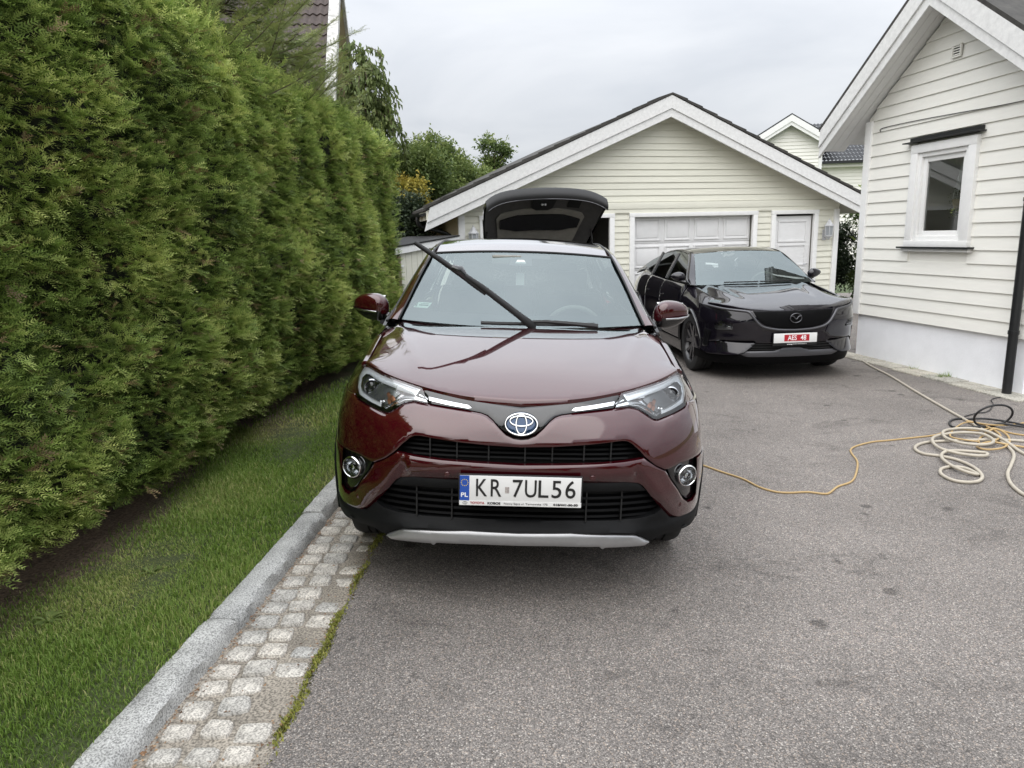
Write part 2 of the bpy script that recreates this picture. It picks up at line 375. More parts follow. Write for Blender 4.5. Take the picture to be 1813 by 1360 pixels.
# ================================================================== ground
def xk(y): return -1.258+.065*(y-2.03)          # kerb face towards the gutter
def xa(y): return -.817+.026*(y-2.03)           # edge of the asphalt
LAWN = .048+.058
def asphalt_mat():
    m, n, l, b = newmat('worn_asphalt')
    t = n.new('ShaderNodeTexCoord')
    v = n.new('ShaderNodeTexVoronoi'); v.inputs['Scale'].default_value = 185; l.new(t.outputs['Object'], v.inputs['Vector'])
    v2 = n.new('ShaderNodeTexVoronoi'); v2.inputs['Scale'].default_value = 250; l.new(t.outputs['Object'], v2.inputs['Vector'])
    sp = n.new('ShaderNodeSeparateColor'); l.new(v.outputs['Color'], sp.inputs[0])
    r = n.new('ShaderNodeValToRGB'); l.new(sp.outputs[0], r.inputs[0]); e = r.color_ramp
    e.elements[0].position = 0; e.elements[0].color = (0.096, 0.087, 0.082, 1); e.elements[1].position = 1; e.elements[1].color = (0.691, 0.640, 0.576, 1)
    for p, c in ((.30, (0.147, 0.133, 0.124, 1)), (.60, (0.237, 0.215, 0.200, 1)), (.80, (0.346, 0.314, 0.288, 1)), (.90, (0.448, 0.346, 0.269, 1)), (.95, (0.512, 0.474, 0.435, 1))): q = e.elements.new(p); q.color = c
    # bitumen between the stones
    d = n.new('ShaderNodeMapRange'); l.new(v.outputs['Distance'], d.inputs[0]); d.inputs[1].default_value = .45; d.inputs[2].default_value = .75; d.inputs[3].default_value = 1; d.inputs[4].default_value = .5
    sof = n.new('ShaderNodeMix'); sof.data_type = 'RGBA'; sof.inputs[0].default_value = .48; l.new(r.outputs[0], sof.inputs[6]); sof.inputs[7].default_value = (.205, .187, .172, 1)
    mu = n.new('ShaderNodeVectorMath'); mu.operation = 'SCALE'; l.new(sof.outputs[2], mu.inputs[0]); l.new(d.outputs[0], mu.inputs['Scale'])
    sp2 = n.new('ShaderNodeSeparateColor'); l.new(v2.outputs['Color'], sp2.inputs[0])
    m2 = n.new('ShaderNodeMapRange'); l.new(sp2.outputs[1], m2.inputs[0]); m2.inputs[3].default_value = .72; m2.inputs[4].default_value = 1.28
    mu2 = n.new('ShaderNodeVectorMath'); mu2.operation = 'SCALE'; l.new(mu.outputs[0], mu2.inputs[0]); l.new(m2.outputs[0], mu2.inputs['Scale'])
    # broad wear and damp streaks
    z = n.new('ShaderNodeTexNoise'); z.inputs['Scale'].default_value = .8; z.inputs['Detail'].default_value = 7; z.inputs['Roughness'].default_value = .6; l.new(t.outputs['Object'], z.inputs['Vector'])
    m3 = n.new('ShaderNodeMapRange'); l.new(z.outputs['Fac'], m3.inputs[0]); m3.inputs[1].default_value = .3; m3.inputs[2].default_value = .7; m3.inputs[3].default_value = .80; m3.inputs[4].default_value = 1.14
    # oil drips: small dark blots scattered over the drive
    v3 = n.new('ShaderNodeTexVoronoi'); v3.voronoi_dimensions = '2D'; v3.inputs['Scale'].default_value = 2.1; v3.inputs['Randomness'].default_value = 1
    wz = n.new('ShaderNodeTexNoise'); wz.inputs['Scale'].default_value = 22; wz.inputs['Detail'].default_value = 4; l.new(t.outputs['Object'], wz.inputs['Vector'])
    va = n.new('ShaderNodeVectorMath'); va.operation = 'SCALE'; l.new(wz.outputs['Color'], va.inputs[0]); va.inputs['Scale'].default_value = .06
    vb = n.new('ShaderNodeVectorMath'); l.new(t.outputs['Object'], vb.inputs[0]); l.new(va.outputs[0], vb.inputs[1]); l.new(vb.outputs[0], v3.inputs['Vector'])
    sp3 = n.new('ShaderNodeSeparateColor'); l.new(v3.outputs['Color'], sp3.inputs[0])
    rr = n.new('ShaderNodeMapRange'); l.new(sp3.outputs[0], rr.inputs[0]); rr.inputs[1].default_value = .35; rr.inputs[2].default_value = 1.0; rr.inputs[3].default_value = 0; rr.inputs[4].default_value = .10
    su = n.new('ShaderNodeMath'); su.operation = 'SUBTRACT'; l.new(v3.outputs['Distance'], su.inputs[0]); l.new(rr.outputs[0], su.inputs[1])
    m4 = n.new('ShaderNodeMapRange'); l.new(su.outputs[0], m4.inputs[0]); m4.inputs[1].default_value = -.03; m4.inputs[2].default_value = .02; m4.inputs[3].default_value = .50; m4.inputs[4].default_value = 1
    z5 = n.new('ShaderNodeTexNoise'); z5.inputs['Scale'].default_value = 1.5; z5.inputs['Detail'].default_value = 10; z5.inputs['Roughness'].default_value = .72; z5.inputs['Distortion'].default_value = .6
    mp5 = n.new('ShaderNodeMapping'); mp5.inputs['Scale'].default_value = (1, 1.9, 1); mp5.inputs['Location'].default_value = (3.1, 1.7, 0); l.new(t.outputs['Object'], mp5.inputs[0]); l.new(mp5.outputs[0], z5.inputs['Vector'])
    m6 = n.new('ShaderNodeMapRange'); l.new(z5.outputs['Fac'], m6.inputs[0]); m6.inputs[1].default_value = .54; m6.inputs[2].default_value = .66; m6.inputs[3].default_value = 1; m6.inputs[4].default_value = .68
    m7 = n.new('ShaderNodeMath'); m7.operation = 'MULTIPLY'; l.new(m4.outputs[0], m7.inputs[0]); l.new(m6.outputs[0], m7.inputs[1])
    mm = n.new('ShaderNodeMath'); mm.operation = 'MULTIPLY'; l.new(m3.outputs[0], mm.inputs[0]); l.new(m7.outputs[0], mm.inputs[1])
    mu3 = n.new('ShaderNodeVectorMath'); mu3.operation = 'SCALE'; l.new(mu2.outputs[0], mu3.inputs[0]); l.new(mm.outputs[0], mu3.inputs['Scale'])
    l.new(mu3.outputs[0], b.inputs['Base Color']); b.inputs['Roughness'].default_value = .8; b.inputs['Specular IOR Level'].default_value = .3
    bp = n.new('ShaderNodeBump'); bp.inputs['Strength'].default_value = .65; bp.inputs['Distance'].default_value = .004; bp.invert = True; l.new(v.outputs['Distance'], bp.inputs['Height'])
    l.new(bp.outputs[0], b.inputs['Normal'])
    return m
def stone_mat(name, base, var, speck=.5, scale=160):
    m, n, l, b = newmat(name)
    t = n.new('ShaderNodeTexCoord'); oi = n.new('ShaderNodeObjectInfo')
    z = n.new('ShaderNodeTexNoise'); z.inputs['Scale'].default_value = scale; z.inputs['Detail'].default_value = 3; l.new(t.outputs['Object'], z.inputs['Vector'])
    r = n.new('ShaderNodeValToRGB'); l.new(z.outputs['Fac'], r.inputs[0]); r.color_ramp.interpolation = 'LINEAR'
    r.color_ramp.elements[0].position = .36; r.color_ramp.elements[0].color = (*[c*(1-speck) for c in base], 1)
    r.color_ramp.elements[1].position = .60; r.color_ramp.elements[1].color = (*[min(.8, c*1.35) for c in base], 1)
    g = n.new('ShaderNodeTexNoise'); g.inputs['Scale'].default_value = 7; g.inputs['Detail'].default_value = 6; l.new(t.outputs['Object'], g.inputs['Vector'])
    mr = n.new('ShaderNodeMapRange'); l.new(g.outputs['Fac'], mr.inputs[0]); mr.inputs[1].default_value = .3; mr.inputs[2].default_value = .7; mr.inputs[3].default_value = .72; mr.inputs[4].default_value = 1.15
    hr = n.new('ShaderNodeValToRGB'); l.new(oi.outputs['Random'], hr.inputs[0]); hr.color_ramp.elements[0].color = (1-var, 1-var*.9, 1-var*.85, 1); hr.color_ramp.elements[1].color = (1+var*.6, 1+var*.45, 1+var*.2, 1)
    a = n.new('ShaderNodeVectorMath'); a.operation = 'SCALE'; l.new(r.outputs[0], a.inputs[0]); l.new(mr.outputs[0], a.inputs['Scale'])
    c = n.new('ShaderNodeVectorMath'); c.operation = 'MULTIPLY'; l.new(a.outputs[0], c.inputs[0]); l.new(hr.outputs[0], c.inputs[1]); l.new(c.outputs[0], b.inputs['Base Color'])
    b.inputs['Roughness'].default_value = .85
    bp = n.new('ShaderNodeBump'); bp.inputs['Strength'].default_value = .55; bp.inputs['Distance'].default_value = .003; l.new(z.outputs['Fac'], bp.inputs['Height']); l.new(bp.outputs[0], b.inputs['Normal'])
    return m
M['asphalt'] = asphalt_mat()
M['granite'] = stone_mat('grey_granite_kerb', (.40, .40, .39), .06)
M['cobble'] = stone_mat('granite_cobble', (.45, .43, .40), .20, .45, 130)
M['grit'] = stone_mat('gutter_grit', (.27, .24, .20), .0, .55, 110)
M['flag'] = stone_mat('pale_paving_strip', (.38, .36, .31), .12, .3, 60)
def lawn_mat():
    m, n, l, b = newmat('lawn_soil')
    t = n.new('ShaderNodeTexCoord'); sp = n.new('ShaderNodeSeparateXYZ'); l.new(t.outputs['Object'], sp.inputs[0])
    z = n.new('ShaderNodeTexNoise'); z.inputs['Scale'].default_value = 3; z.inputs['Detail'].default_value = 7; l.new(t.outputs['Object'], z.inputs['Vector'])
    z2 = n.new('ShaderNodeTexNoise'); z2.inputs['Scale'].default_value = 60; z2.inputs['Detail'].default_value = 4; l.new(t.outputs['Object'], z2.inputs['Vector'])
    a = n.new('ShaderNodeMath'); a.operation = 'MULTIPLY_ADD'; l.new(z.outputs['Fac'], a.inputs[0]); a.inputs[1].default_value = .6; l.new(sp.outputs[0], a.inputs[2])
    f = n.new('ShaderNodeMapRange'); l.new(a.outputs[0], f.inputs[0]); f.inputs[1].default_value = -1.95; f.inputs[2].default_value = -1.65
    soil = n.new('ShaderNodeValToRGB'); l.new(z2.outputs['Fac'], soil.inputs[0]); soil.color_ramp.elements[0].position = .3; soil.color_ramp.elements[1].position = .7
    soil.color_ramp.elements[0].color = (.05, .036, .024, 1); soil.color_ramp.elements[1].color = (.22, .155, .10, 1)
    gr_ = n.new('ShaderNodeValToRGB'); l.new(z2.outputs['Fac'], gr_.inputs[0]); gr_.color_ramp.elements[0].color = (.02, .035, .010, 1); gr_.color_ramp.elements[1].color = (.085, .10, .032, 1)
    mi = n.new('ShaderNodeMix'); mi.data_type = 'RGBA'; l.new(f.outputs[0], mi.inputs[0]); l.new(soil.outputs[0], mi.inputs[6]); l.new(gr_.outputs[0], mi.inputs[7]); l.new(mi.outputs[2], b.inputs['Base Color'])
    b.inputs['Roughness'].default_value = .95
    bp = n.new('ShaderNodeBump'); bp.inputs['Strength'].default_value = .8; bp.inputs['Distance'].default_value = .02; l.new(z2.outputs['Fac'], bp.inputs['Height']); l.new(bp.outputs[0], b.inputs['Normal'])
    return m
M['lawn'] = lawn_mat()
# far ground
fg = mk('ground', [(-900, -900, -.26), (900, -900, -.26), (900, 1500, -.26), (-900, 1500, -.26)], [(0, 1, 2, 3)], simple('far_grass', (.06, .085, .03), .95, noise=.3, nscale=.3)); prop(fg, kind='structure')
ys = [-4, -1, .8] + list(np.arange(1.2, 12.2, .1)) + [13, 16, 20]
XS = [0, .25, .6, 1.0, 1.4, 1.75, 3.0, 6, 10, 16]
V = []; random.seed(3)
for y in ys:
    j = random.uniform(-.007, .007) if 1 < y < 12 else 0
    for k, x in enumerate(XS): xx = xa(y)+j if k == 0 else x-.8+.0*y; V.append((xx, y, gh(xx)))
nx = len(XS); F = [(j*nx+i, j*nx+i+1, (j+1)*nx+i+1, (j+1)*nx+i) for j in range(len(ys)-1) for i in range(nx-1)]
prop(mk('driveway', V, F, M['asphalt'], None, 180), kind='structure')
# gutter bed
V = []
for y in ys: V += [(xk(y)-.06, y, .048-.006), (xk(y)+.15, y, .044-.005), (xa(y)-.06, y, gh(xa(y))-.004), (xa(y)+.05, y, gh(xa(y))-.004)]
F = [(j*4+i, j*4+i+1, (j+1)*4+i+1, (j+1)*4+i) for j in range(len(ys)-1) for i in range(3)]
gut = prop(mk('cobbled_gutter', V, F, M['grit'], None, 180), kind='structure')
def cobble_mesh(seed, w=.105, l=.098):
    rs = random.Random(seed); n = 14; top = []; mid = []; bot = []
    for k in range(n):
        a = 2*math.pi*k/n; e = .38+rs.uniform(-.05, .06)
        cx = math.copysign(abs(math.cos(a))**e, math.cos(a)); cy = math.copysign(abs(math.sin(a))**e, math.sin(a))
        j = 1+rs.uniform(-.07, .07); top.append((cx*w*.465*j, cy*l*.465*j, .0+rs.uniform(-.0015, .0015))); mid.append((cx*w*.505*j, cy*l*.505*j, -.006)); bot.append((cx*w*.51*j, cy*l*.51*j, -.04))
    inn = [(x*.55, y*.55, .002+rs.uniform(-.0015, .002)) for x, y, z in top]
    V = [(0, 0, .003)]+inn+top+mid+bot; F = [(0, 1+k, 1+(k+1) % n) for k in range(n)]
    for r in range(3):
        for k in range(n): a, b_ = 1+r*n+k, 1+r*n+(k+1) % n; F.append((a, a+n, b_+n, b_))
    me = mesh('cobble', V, F, 50); fixn(me); me.materials.append(M['cobble']); return me
CM = [cobble_mesh(i) for i in range(8)]
rs = random.Random(5); y = 1.55
while y < 7.2:
    for c in range(3):
        if c == 2 and rs.random() < .25: continue
        x = xk(y)+(.082, .205, .325)[c]+rs.uniform(-.010, .010)+(.01 if c == 2 else 0); yy = y+rs.uniform(-.010, .010)+(.012 if c == 1 else 0)
        o = bpy.data.objects.new('cobble', CM[rs.randrange(8)]); COL.objects.link(o); o.parent = gut
        sc = rs.uniform(.86, 1.08); o.location = (x, yy, gh(x)+(.003, .005, -.004)[c]+rs.uniform(-.004, .003)); o.rotation_euler = (rs.uniform(-.05, .05), rs.uniform(-.05, .05), rs.uniform(-.12, .12)+rs.choice((0, math.pi))); o.scale = (sc*(1.05 if c < 2 else 1.12), sc*rs.uniform(.9, 1.08), 1)
    y += .120+rs.uniform(-.006, .008)
# kerb stones
kb = thing('granite_kerb', 'row of rough granite kerb stones between grass strip and cobbled gutter', 'kerb')
jy = [.35, 1.58, 2.79, 3.98, 5.2, 6.4, 7.6, 8.8, 10.0]
for i in range(len(jy)-1):
    rs = random.Random(40+i); a, b_ = jy[i]+.004, jy[i+1]-.004; n = 26; V = []; dxs = rs.uniform(-.006, .006); dzs = rs.uniform(-.006, .006)
    for k in range(n+1):
        yy = a+(b_-a)*k/n; x0 = xk(yy)+dxs; e = .012 if k in (0, n) else 0
        j = lambda s_: rs.uniform(-s_, s_)
        zt = LAWN+.012+dzs
        V += [(x0-.135, yy, .0), (x0-.135+j(.004), yy, zt-.012-e), (x0-.120+j(.003), yy, zt-e*.6+j(.0015)), (x0-.07, yy, zt+.002-e*.6+j(.002)), (x0-.020+j(.009), yy, zt-.001-e*.6+j(.003)), (x0-.006+j(.008), yy, zt-.013-e+j(.004)), (x0+j(.010), yy, .07+j(.004)), (x0+.006, yy, .02)]
    F = [(k*8+q, k*8+q+1, (k+1)*8+q+1, (k+1)*8+q) for k in range(n) for q in range(7)]+[tuple(range(7, -1, -1)), tuple(n*8+q for q in range(8))]
    me = mesh('kerb_stone', V, F, 38); fixn(me); mobj('kerb_stone', me, M['granite'], kb)
# lawn and soil under the hedge
lx = [-9, -5, -3.4, -2.9, -2.5, -2.2, -1.9, -1.7, -1.55]; V = []; rs = random.Random(9)
for y in ys:
    for x in lx: V.append((x, y, LAWN-.004+(.012*math.sin(y*3+x*5)+rs.uniform(-.006, .006) if -3 < x < -1.6 else 0)-(.012 if x < -2.3 else 0)))
    V.append((xk(y)-.125, y, LAWN-.004))
n_ = len(lx)+1; F = [(j*n_+i, j*n_+i+1, (j+1)*n_+i+1, (j+1)*n_+i) for j in range(len(ys)-1) for i in range(n_-1)]
prop(mk('grass_verge', V, F, M['lawn'], None, 180), kind='structure')

# ================================================================== plant helpers
def frames(D, U):
    X = D/np.linalg.norm(D, axis=1, keepdims=True); Y = np.cross(U, X); Y /= np.maximum(np.linalg.norm(Y, axis=1, keepdims=True), 1e-6); Z = np.cross(X, Y)
    return np.stack([X, Y, Z], 2)            # columns
def scatter(name, tmpl, pos, D, U, sc, tint, mat, parent):
    """copies of small leaf templates joined into ONE foliage mesh"""
    VV = []; FF_ = []; TT = []; base = 0
    which = RNG.integers(0, len(tmpl), len(pos)); R = frames(D, U)
    for k, (tv, tf, tt) in enumerate(tmpl):
        ix = np.where(which == k)[0]
        if not len(ix): continue
        P = np.einsum('nij,vj->nvi', R[ix], tv)*sc[ix][:, None, None]+pos[ix][:, None, :]
        nv = len(tv); VV.append(P.reshape(-1, 3)); FF_.append((tf[None]+(np.arange(len(ix))*nv)[:, None, None]).reshape(-1, 3)+base); base += nv*len(ix)
        TT.append(np.clip(tint[ix][:, None]+tt[None], 0, 1).ravel())
    o = bigmesh(name, np.concatenate(VV), np.concatenate(FF_), mat, parent, np.concatenate(TT)); o['kind'] = 'stuff'
    return o
def spray(seed, nn=8, side=2, nl=.25, nw=.068, droop=.12):
    """a conifer twig: needles along a stem and two or three side shoots"""
    r = np.random.default_rng(seed); V = []; F = []; T = []
    def shoot(o, d, L, n, t0):
        d = d/np.linalg.norm(d); up = np.array([0, 0, 1.]); s_ = np.cross(up, d); s_ /= np.linalg.norm(s_)
        for i in range(n):
            t = (i+.5)/n; c = o+d*L*t-np.array([0, 0, droop*t*t*L])
            for sg in (1, -1):
                nd = d*.62+s_*sg*(.80-.25*t)+up*r.uniform(-.1, .35); nd /= np.linalg.norm(nd); l_ = nl*(1-.35*t)*r.uniform(.8, 1.2)
                w = np.cross(nd, up); w /= np.linalg.norm(w)+1e-9
                k = len(V); V.extend([c-w*nw*.5, c+w*nw*.5, c+nd*l_]); F.append((k, k+1, k+2)); T.extend([t0+.10*t-.06, t0+.10*t-.06, t0+.22*t+.06])
    shoot(np.zeros(3), np.array([1., 0, 0]), 1.0, nn, 0)
    for q in range(side):
        a = (.6+.2*r.random())*(1 if q % 2 else -1); o = np.array([.12+.26*q/max(1, side-1)*1.0+.1, 0, 0]); shoot(o, np.array([math.cos(a), math.sin(a), r.uniform(-.1, .25)]), .5+.1*r.random(), max(3, nn//2), .04)
    return np.array(V), np.array(F), np.array(T)
SPR = [spray(i) for i in range(5)]
SPR_L = [spray(20+i, 13, 3, .16, .036, .2) for i in range(4)]
def leaf_t(w=.5, fold=.12):
    V = np.array([(0, 0, 0), (.45, w/2, fold), (1, 0, -.08), (.45, -w/2, fold)], float); return V, np.array([(0, 1, 2), (0, 2, 3)]), np.array([-.05, 0, .05, 0])
def leaf_cluster(seed, k=6, w=.55):
    r = np.random.default_rng(seed); V = []; F = []; T = []
    for i in range(k):
        v, f, t = leaf_t(w); a, e = r.uniform(0, 6.28), r.uniform(-.7, .6); R = np.array(Euler((r.uniform(-.6, .6), e, a)).to_matrix()); p = r.normal(0, .35, 3)
        b0 = len(V)*4; V.append((v*.55)@R.T+p); F.append(f+i*4); T.append(t+r.uniform(-.15, .15))
    return np.concatenate(V), np.concatenate(F), np.concatenate(T)
LEAF = [leaf_cluster(i) for i in range(5)]
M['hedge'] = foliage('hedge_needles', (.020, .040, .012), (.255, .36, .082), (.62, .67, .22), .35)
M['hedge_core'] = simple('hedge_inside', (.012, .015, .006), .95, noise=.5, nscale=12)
M['spruce'] = foliage('spruce_needles', (.045, .08, .03), (.16, .215, .065), (.36, .38, .13), .3)
M['leaf'] = foliage('broad_leaves', (.028, .05, .014), (.12, .175, .05), (.27, .32, .10), .35)
M['leaf_dark'] = foliage('dark_leaves', (.010, .018, .009), (.028, .045, .020), (.075, .10, .05), .2)
M['leaf_yellow'] = foliage('yellowing_leaves', (.12, .13, .03), (.38, .33, .06), (.62, .50, .12), .35)
M['birch'] = foliage('weeping_leaves', (.05, .075, .022), (.16, .21, .07), (.30, .34, .13), .35)
M['grass'] = foliage('grass_blades', (.065, .115, .018), (.195, .31, .05), (.50, .47, .20), .4)

# ================================================================== hedge
def hx(y): return -2.16+.052*(y-3)             # mid face of the hedge
HTOP = lambda y: 3.12-.012*(y-3)
blobs = np.stack([RNG.uniform(.4, 11.4, 950), RNG.uniform(.1, 3.5, 950), RNG.uniform(.10, .34, 950), RNG.uniform(.03, .15, 950)], 1)
def lump(y, z):
    b_ = np.zeros_like(y)
    for by, bz, br, bh in blobs:
        d2 = ((y-by)**2+(z-bz)**2)/br**2; m_ = d2 < 1
        if m_.any(): b_[m_] = np.maximum(b_[m_], bh*np.sqrt(1-d2[m_])*(.6+.4*br/.34)*1.3)
    return b_
def hface(y, z):                                # x of the hedge face
    return hx(y)-.10*np.clip((1.0-z)/.9, 0, 1)**1.5-.22*np.clip((.45-z)/.45, 0, 1)+.06*np.sin(z*1.9+y*.7)-.20*np.clip((z-2.75)/.5, 0, 1)**2+.05*np.sin(y*1.7)
hedge = thing('conifer_hedge', 'tall clipped green conifer hedge along the grass strip', 'hedge', (0, 0, 0))
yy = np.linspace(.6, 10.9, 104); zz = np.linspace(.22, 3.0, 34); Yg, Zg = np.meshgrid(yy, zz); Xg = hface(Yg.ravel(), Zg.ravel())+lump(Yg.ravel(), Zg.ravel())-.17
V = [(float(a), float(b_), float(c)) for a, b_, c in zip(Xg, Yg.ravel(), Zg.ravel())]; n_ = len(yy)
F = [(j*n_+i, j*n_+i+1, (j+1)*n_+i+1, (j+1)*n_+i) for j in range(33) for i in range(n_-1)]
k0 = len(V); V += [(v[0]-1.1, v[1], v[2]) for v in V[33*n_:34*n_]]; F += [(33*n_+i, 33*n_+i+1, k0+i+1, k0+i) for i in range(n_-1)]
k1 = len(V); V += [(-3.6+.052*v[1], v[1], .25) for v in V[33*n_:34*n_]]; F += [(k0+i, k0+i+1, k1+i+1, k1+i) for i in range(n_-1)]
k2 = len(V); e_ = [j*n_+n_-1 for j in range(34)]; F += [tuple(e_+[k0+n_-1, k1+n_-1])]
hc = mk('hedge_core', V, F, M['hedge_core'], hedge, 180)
def hedge_sprays(n, y0_, y1_, z0_, z1_, smin, smax, nm):
    y = RNG.uniform(y0_, y1_, n); z = RNG.uniform(z0_, z1_, n)
    l0 = lump(y, z); e = .03; gy = (lump(y+e, z)-l0)/e; gz = (lump(y, z+e)-l0)/e
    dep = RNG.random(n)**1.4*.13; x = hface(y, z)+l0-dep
    Nn = np.stack([np.ones(n), -gy*.9, -gz*.9], 1); Nn /= np.linalg.norm(Nn, axis=1, keepdims=True)
    D = Nn*.9+np.stack([np.zeros(n), np.full(n, -.12), np.full(n, .15)], 1)+RNG.normal(0, .42, (n, 3))
    U = np.stack([Nn[:, 0]*.5, np.zeros(n), np.ones(n)], 1)+RNG.normal(0, .3, (n, 3))
    sc = RNG.uniform(smin, smax, n); pos = np.stack([x, y, z], 1)-D/np.linalg.norm(D, axis=1, keepdims=True)*sc[:, None]*.45
    patchy = .10*np.sin(y*2.3+z*3.1)+.08*np.sin(y*5.1-z*4.3)
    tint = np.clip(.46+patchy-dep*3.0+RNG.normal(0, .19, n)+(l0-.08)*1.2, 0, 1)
    tint[RNG.random(n) < .05] += .28
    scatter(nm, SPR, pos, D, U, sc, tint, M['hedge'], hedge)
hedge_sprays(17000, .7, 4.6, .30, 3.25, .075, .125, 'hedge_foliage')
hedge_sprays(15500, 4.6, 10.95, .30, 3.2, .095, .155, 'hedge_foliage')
# ragged top and far end
n = 5200; y = RNG.uniform(.8, 10.9, n); x = hface(y, np.full(n, 3.0))-RNG.random(n)*1.1+.1; z = HTOP(y)+RNG.normal(0, .07, n)-.02
D = np.stack([RNG.normal(.15, .5, n), RNG.normal(0, .5, n), np.abs(RNG.normal(.8, .3, n))], 1)
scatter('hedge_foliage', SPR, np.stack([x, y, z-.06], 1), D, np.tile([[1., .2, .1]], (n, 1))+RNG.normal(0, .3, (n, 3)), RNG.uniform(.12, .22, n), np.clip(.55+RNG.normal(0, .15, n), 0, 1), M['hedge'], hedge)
n = 2600; z = RNG.uniform(.4, 3.1, n); x = hx(10.9)-RNG.random(n)*1.1+.1; y = 10.85+RNG.random(n)*.14
D = np.stack([RNG.normal(0, .5, n), np.ones(n), RNG.normal(.2, .4, n)], 1)
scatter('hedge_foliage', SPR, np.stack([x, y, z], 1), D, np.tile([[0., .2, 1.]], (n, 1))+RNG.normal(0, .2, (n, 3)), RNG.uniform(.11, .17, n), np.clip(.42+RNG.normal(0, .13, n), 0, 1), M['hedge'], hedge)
n = 1500; y = RNG.uniform(.9, 10.7, n); z = RNG.uniform(.35, 3.0, n); l0 = lump(y, z); x = hface(y, z)+l0-RNG.random(n)*.10
D = np.stack([np.full(n, .8), RNG.normal(0, .6, n), RNG.normal(0, .5, n)], 1)
scatter('dead_twigs', SPR, np.stack([x, y, z], 1), D, np.tile([[.3, 0., 1.]], (n, 1))+RNG.normal(0, .3, (n, 3)), RNG.uniform(.06, .11, n), np.clip(RNG.normal(.45, .2, n), 0, 1), foliage('dry_needles', (.06, .04, .02), (.19, .13, .06), (.36, .26, .13), .1), hedge)
b = MB(); rs = random.Random(2)
for k in range(24):
    y = .9+k*.42+rs.uniform(-.1, .1); x = hx(y)-.55+rs.uniform(-.12, .12); b.tube([(x, y, .04), (x+.03, y+.02, .4), (x-.02, y, .9)], [.035, .028, .02], 7)
b.obj('hedge_stems', M['bark'], hedge, 60)['kind'] = 'stuff'

# ================================================================== grass blades, weeds, moss
def grass(n, y0_, y1_, h0, h1, wd):
    y = RNG.uniform(y0_, y1_, n); xr = xk(y)-.12; t = RNG.random(n)**.85; x = xr-t*(1.15+.25*np.sin(y*1.3)+RNG.normal(0, .08, n))
    edge = np.clip(t*1.0-.74, 0, 1)*3.0+.25*(np.sin(x*7+y*5)*np.sin(y*4.1-x*3) > .45); keep = RNG.random(n) > edge; x, y, t = x[keep], y[keep], t[keep]; n = len(x)
    pat = np.sin(x*4.1+y*2.2)+np.sin(y*3.3-x*2.7+1.2); dry = np.clip((np.sin(x*3.4+2.0)*np.sin(y*2.3+.6))*1.3-.25, 0, 1)
    h = RNG.uniform(h0, h1, n)*(1-.25*dry)*(1+.25*np.clip(pat, -1, 1)); a = RNG.uniform(0, 6.283, n); l_ = RNG.uniform(.15, .95, n)*h
    w = wd*RNG.uniform(.7, 1.3, n); z0 = np.full(n, LAWN-.008)
    B0 = np.stack([x-np.sin(a)*w/2, y+np.cos(a)*w/2, z0], 1); B1 = np.stack([x+np.sin(a)*w/2, y-np.cos(a)*w/2, z0], 1)
    m0 = np.stack([x+np.cos(a)*l_*.35-np.sin(a)*w*.4, y+np.sin(a)*l_*.35+np.cos(a)*w*.4, z0+h*.6], 1); m1 = np.stack([x+np.cos(a)*l_*.35+np.sin(a)*w*.4, y+np.sin(a)*l_*.35-np.cos(a)*w*.4, z0+h*.6], 1)
    T = np.stack([x+np.cos(a)*l_, y+np.sin(a)*l_, z0+h*(1-.3*l_/h)], 1)
    V = np.stack([B0, B1, m0, m1, T], 1).reshape(-1, 3); k = np.arange(n)[:, None]*5
    F = np.concatenate([k+np.array([[0, 1, 3]]), k+np.array([[0, 3, 2]]), k+np.array([[2, 3, 4]])])
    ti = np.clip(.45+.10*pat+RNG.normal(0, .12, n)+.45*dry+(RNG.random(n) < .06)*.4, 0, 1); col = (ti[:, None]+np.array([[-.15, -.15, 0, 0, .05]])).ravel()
    return V, F, col
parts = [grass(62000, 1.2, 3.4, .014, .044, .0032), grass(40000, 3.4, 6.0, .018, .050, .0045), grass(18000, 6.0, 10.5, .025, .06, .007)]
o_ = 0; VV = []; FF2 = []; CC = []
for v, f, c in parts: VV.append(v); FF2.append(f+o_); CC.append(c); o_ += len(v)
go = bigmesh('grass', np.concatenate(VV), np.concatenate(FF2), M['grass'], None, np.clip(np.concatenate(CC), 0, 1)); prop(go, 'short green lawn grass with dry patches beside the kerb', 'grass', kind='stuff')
# leafy weeds
def weed(x, y, n, L, seed, label):
    r = np.random.default_rng(seed); V = []; F = []; T = []
    for i in range(n):
        a = 6.283*i/n+r.uniform(-.4, .4); el = r.uniform(.2, .9); w = L*.13; d = np.array([math.cos(a), math.sin(a), 0]); s_ = np.array([-math.sin(a), math.cos(a), 0]); k = len(V)
        for t, ww, hz in ((0, .15, 0), (.35, .7, .5), (.7, 1.0, .75), (1, .05, .6)):
            c = d*L*t*math.cos(el*.6)+np.array([0, 0, L*hz*el*.7]); V += [c-s_*w*ww, c+s_*w*ww]; T += [.5+.3*r.random()]*2
        for q in range(3): F += [(k+2*q, k+2*q+1, k+2*q+3), (k+2*q, k+2*q+3, k+2*q+2)]
    o = bigmesh('weed', np.array(V), np.array(F), M['leaf'], None, np.clip(np.array(T), 0, 1)); o.location = (x, y, LAWN-.01)
    return prop(o, label, 'weed')
wp = gpt(268, 1015, .05); weed(wp.x, wp.y, 16, .065, 1, 'leafy weed rosette in the grass by the bare soil')
wp = gpt(470, 925, .05); weed(wp.x, wp.y, 13, .06, 2, 'pale green weed standing in grass close to the kerb')
wp = gpt(425, 880, .05); weed(wp.x, wp.y, 11, .07, 3, 'upright weed in the middle of the grass strip')
wp = gpt(85, 1100, .05); weed(wp.x, wp.y, 18, .07, 4, 'dark weed clump under the hedge edge')
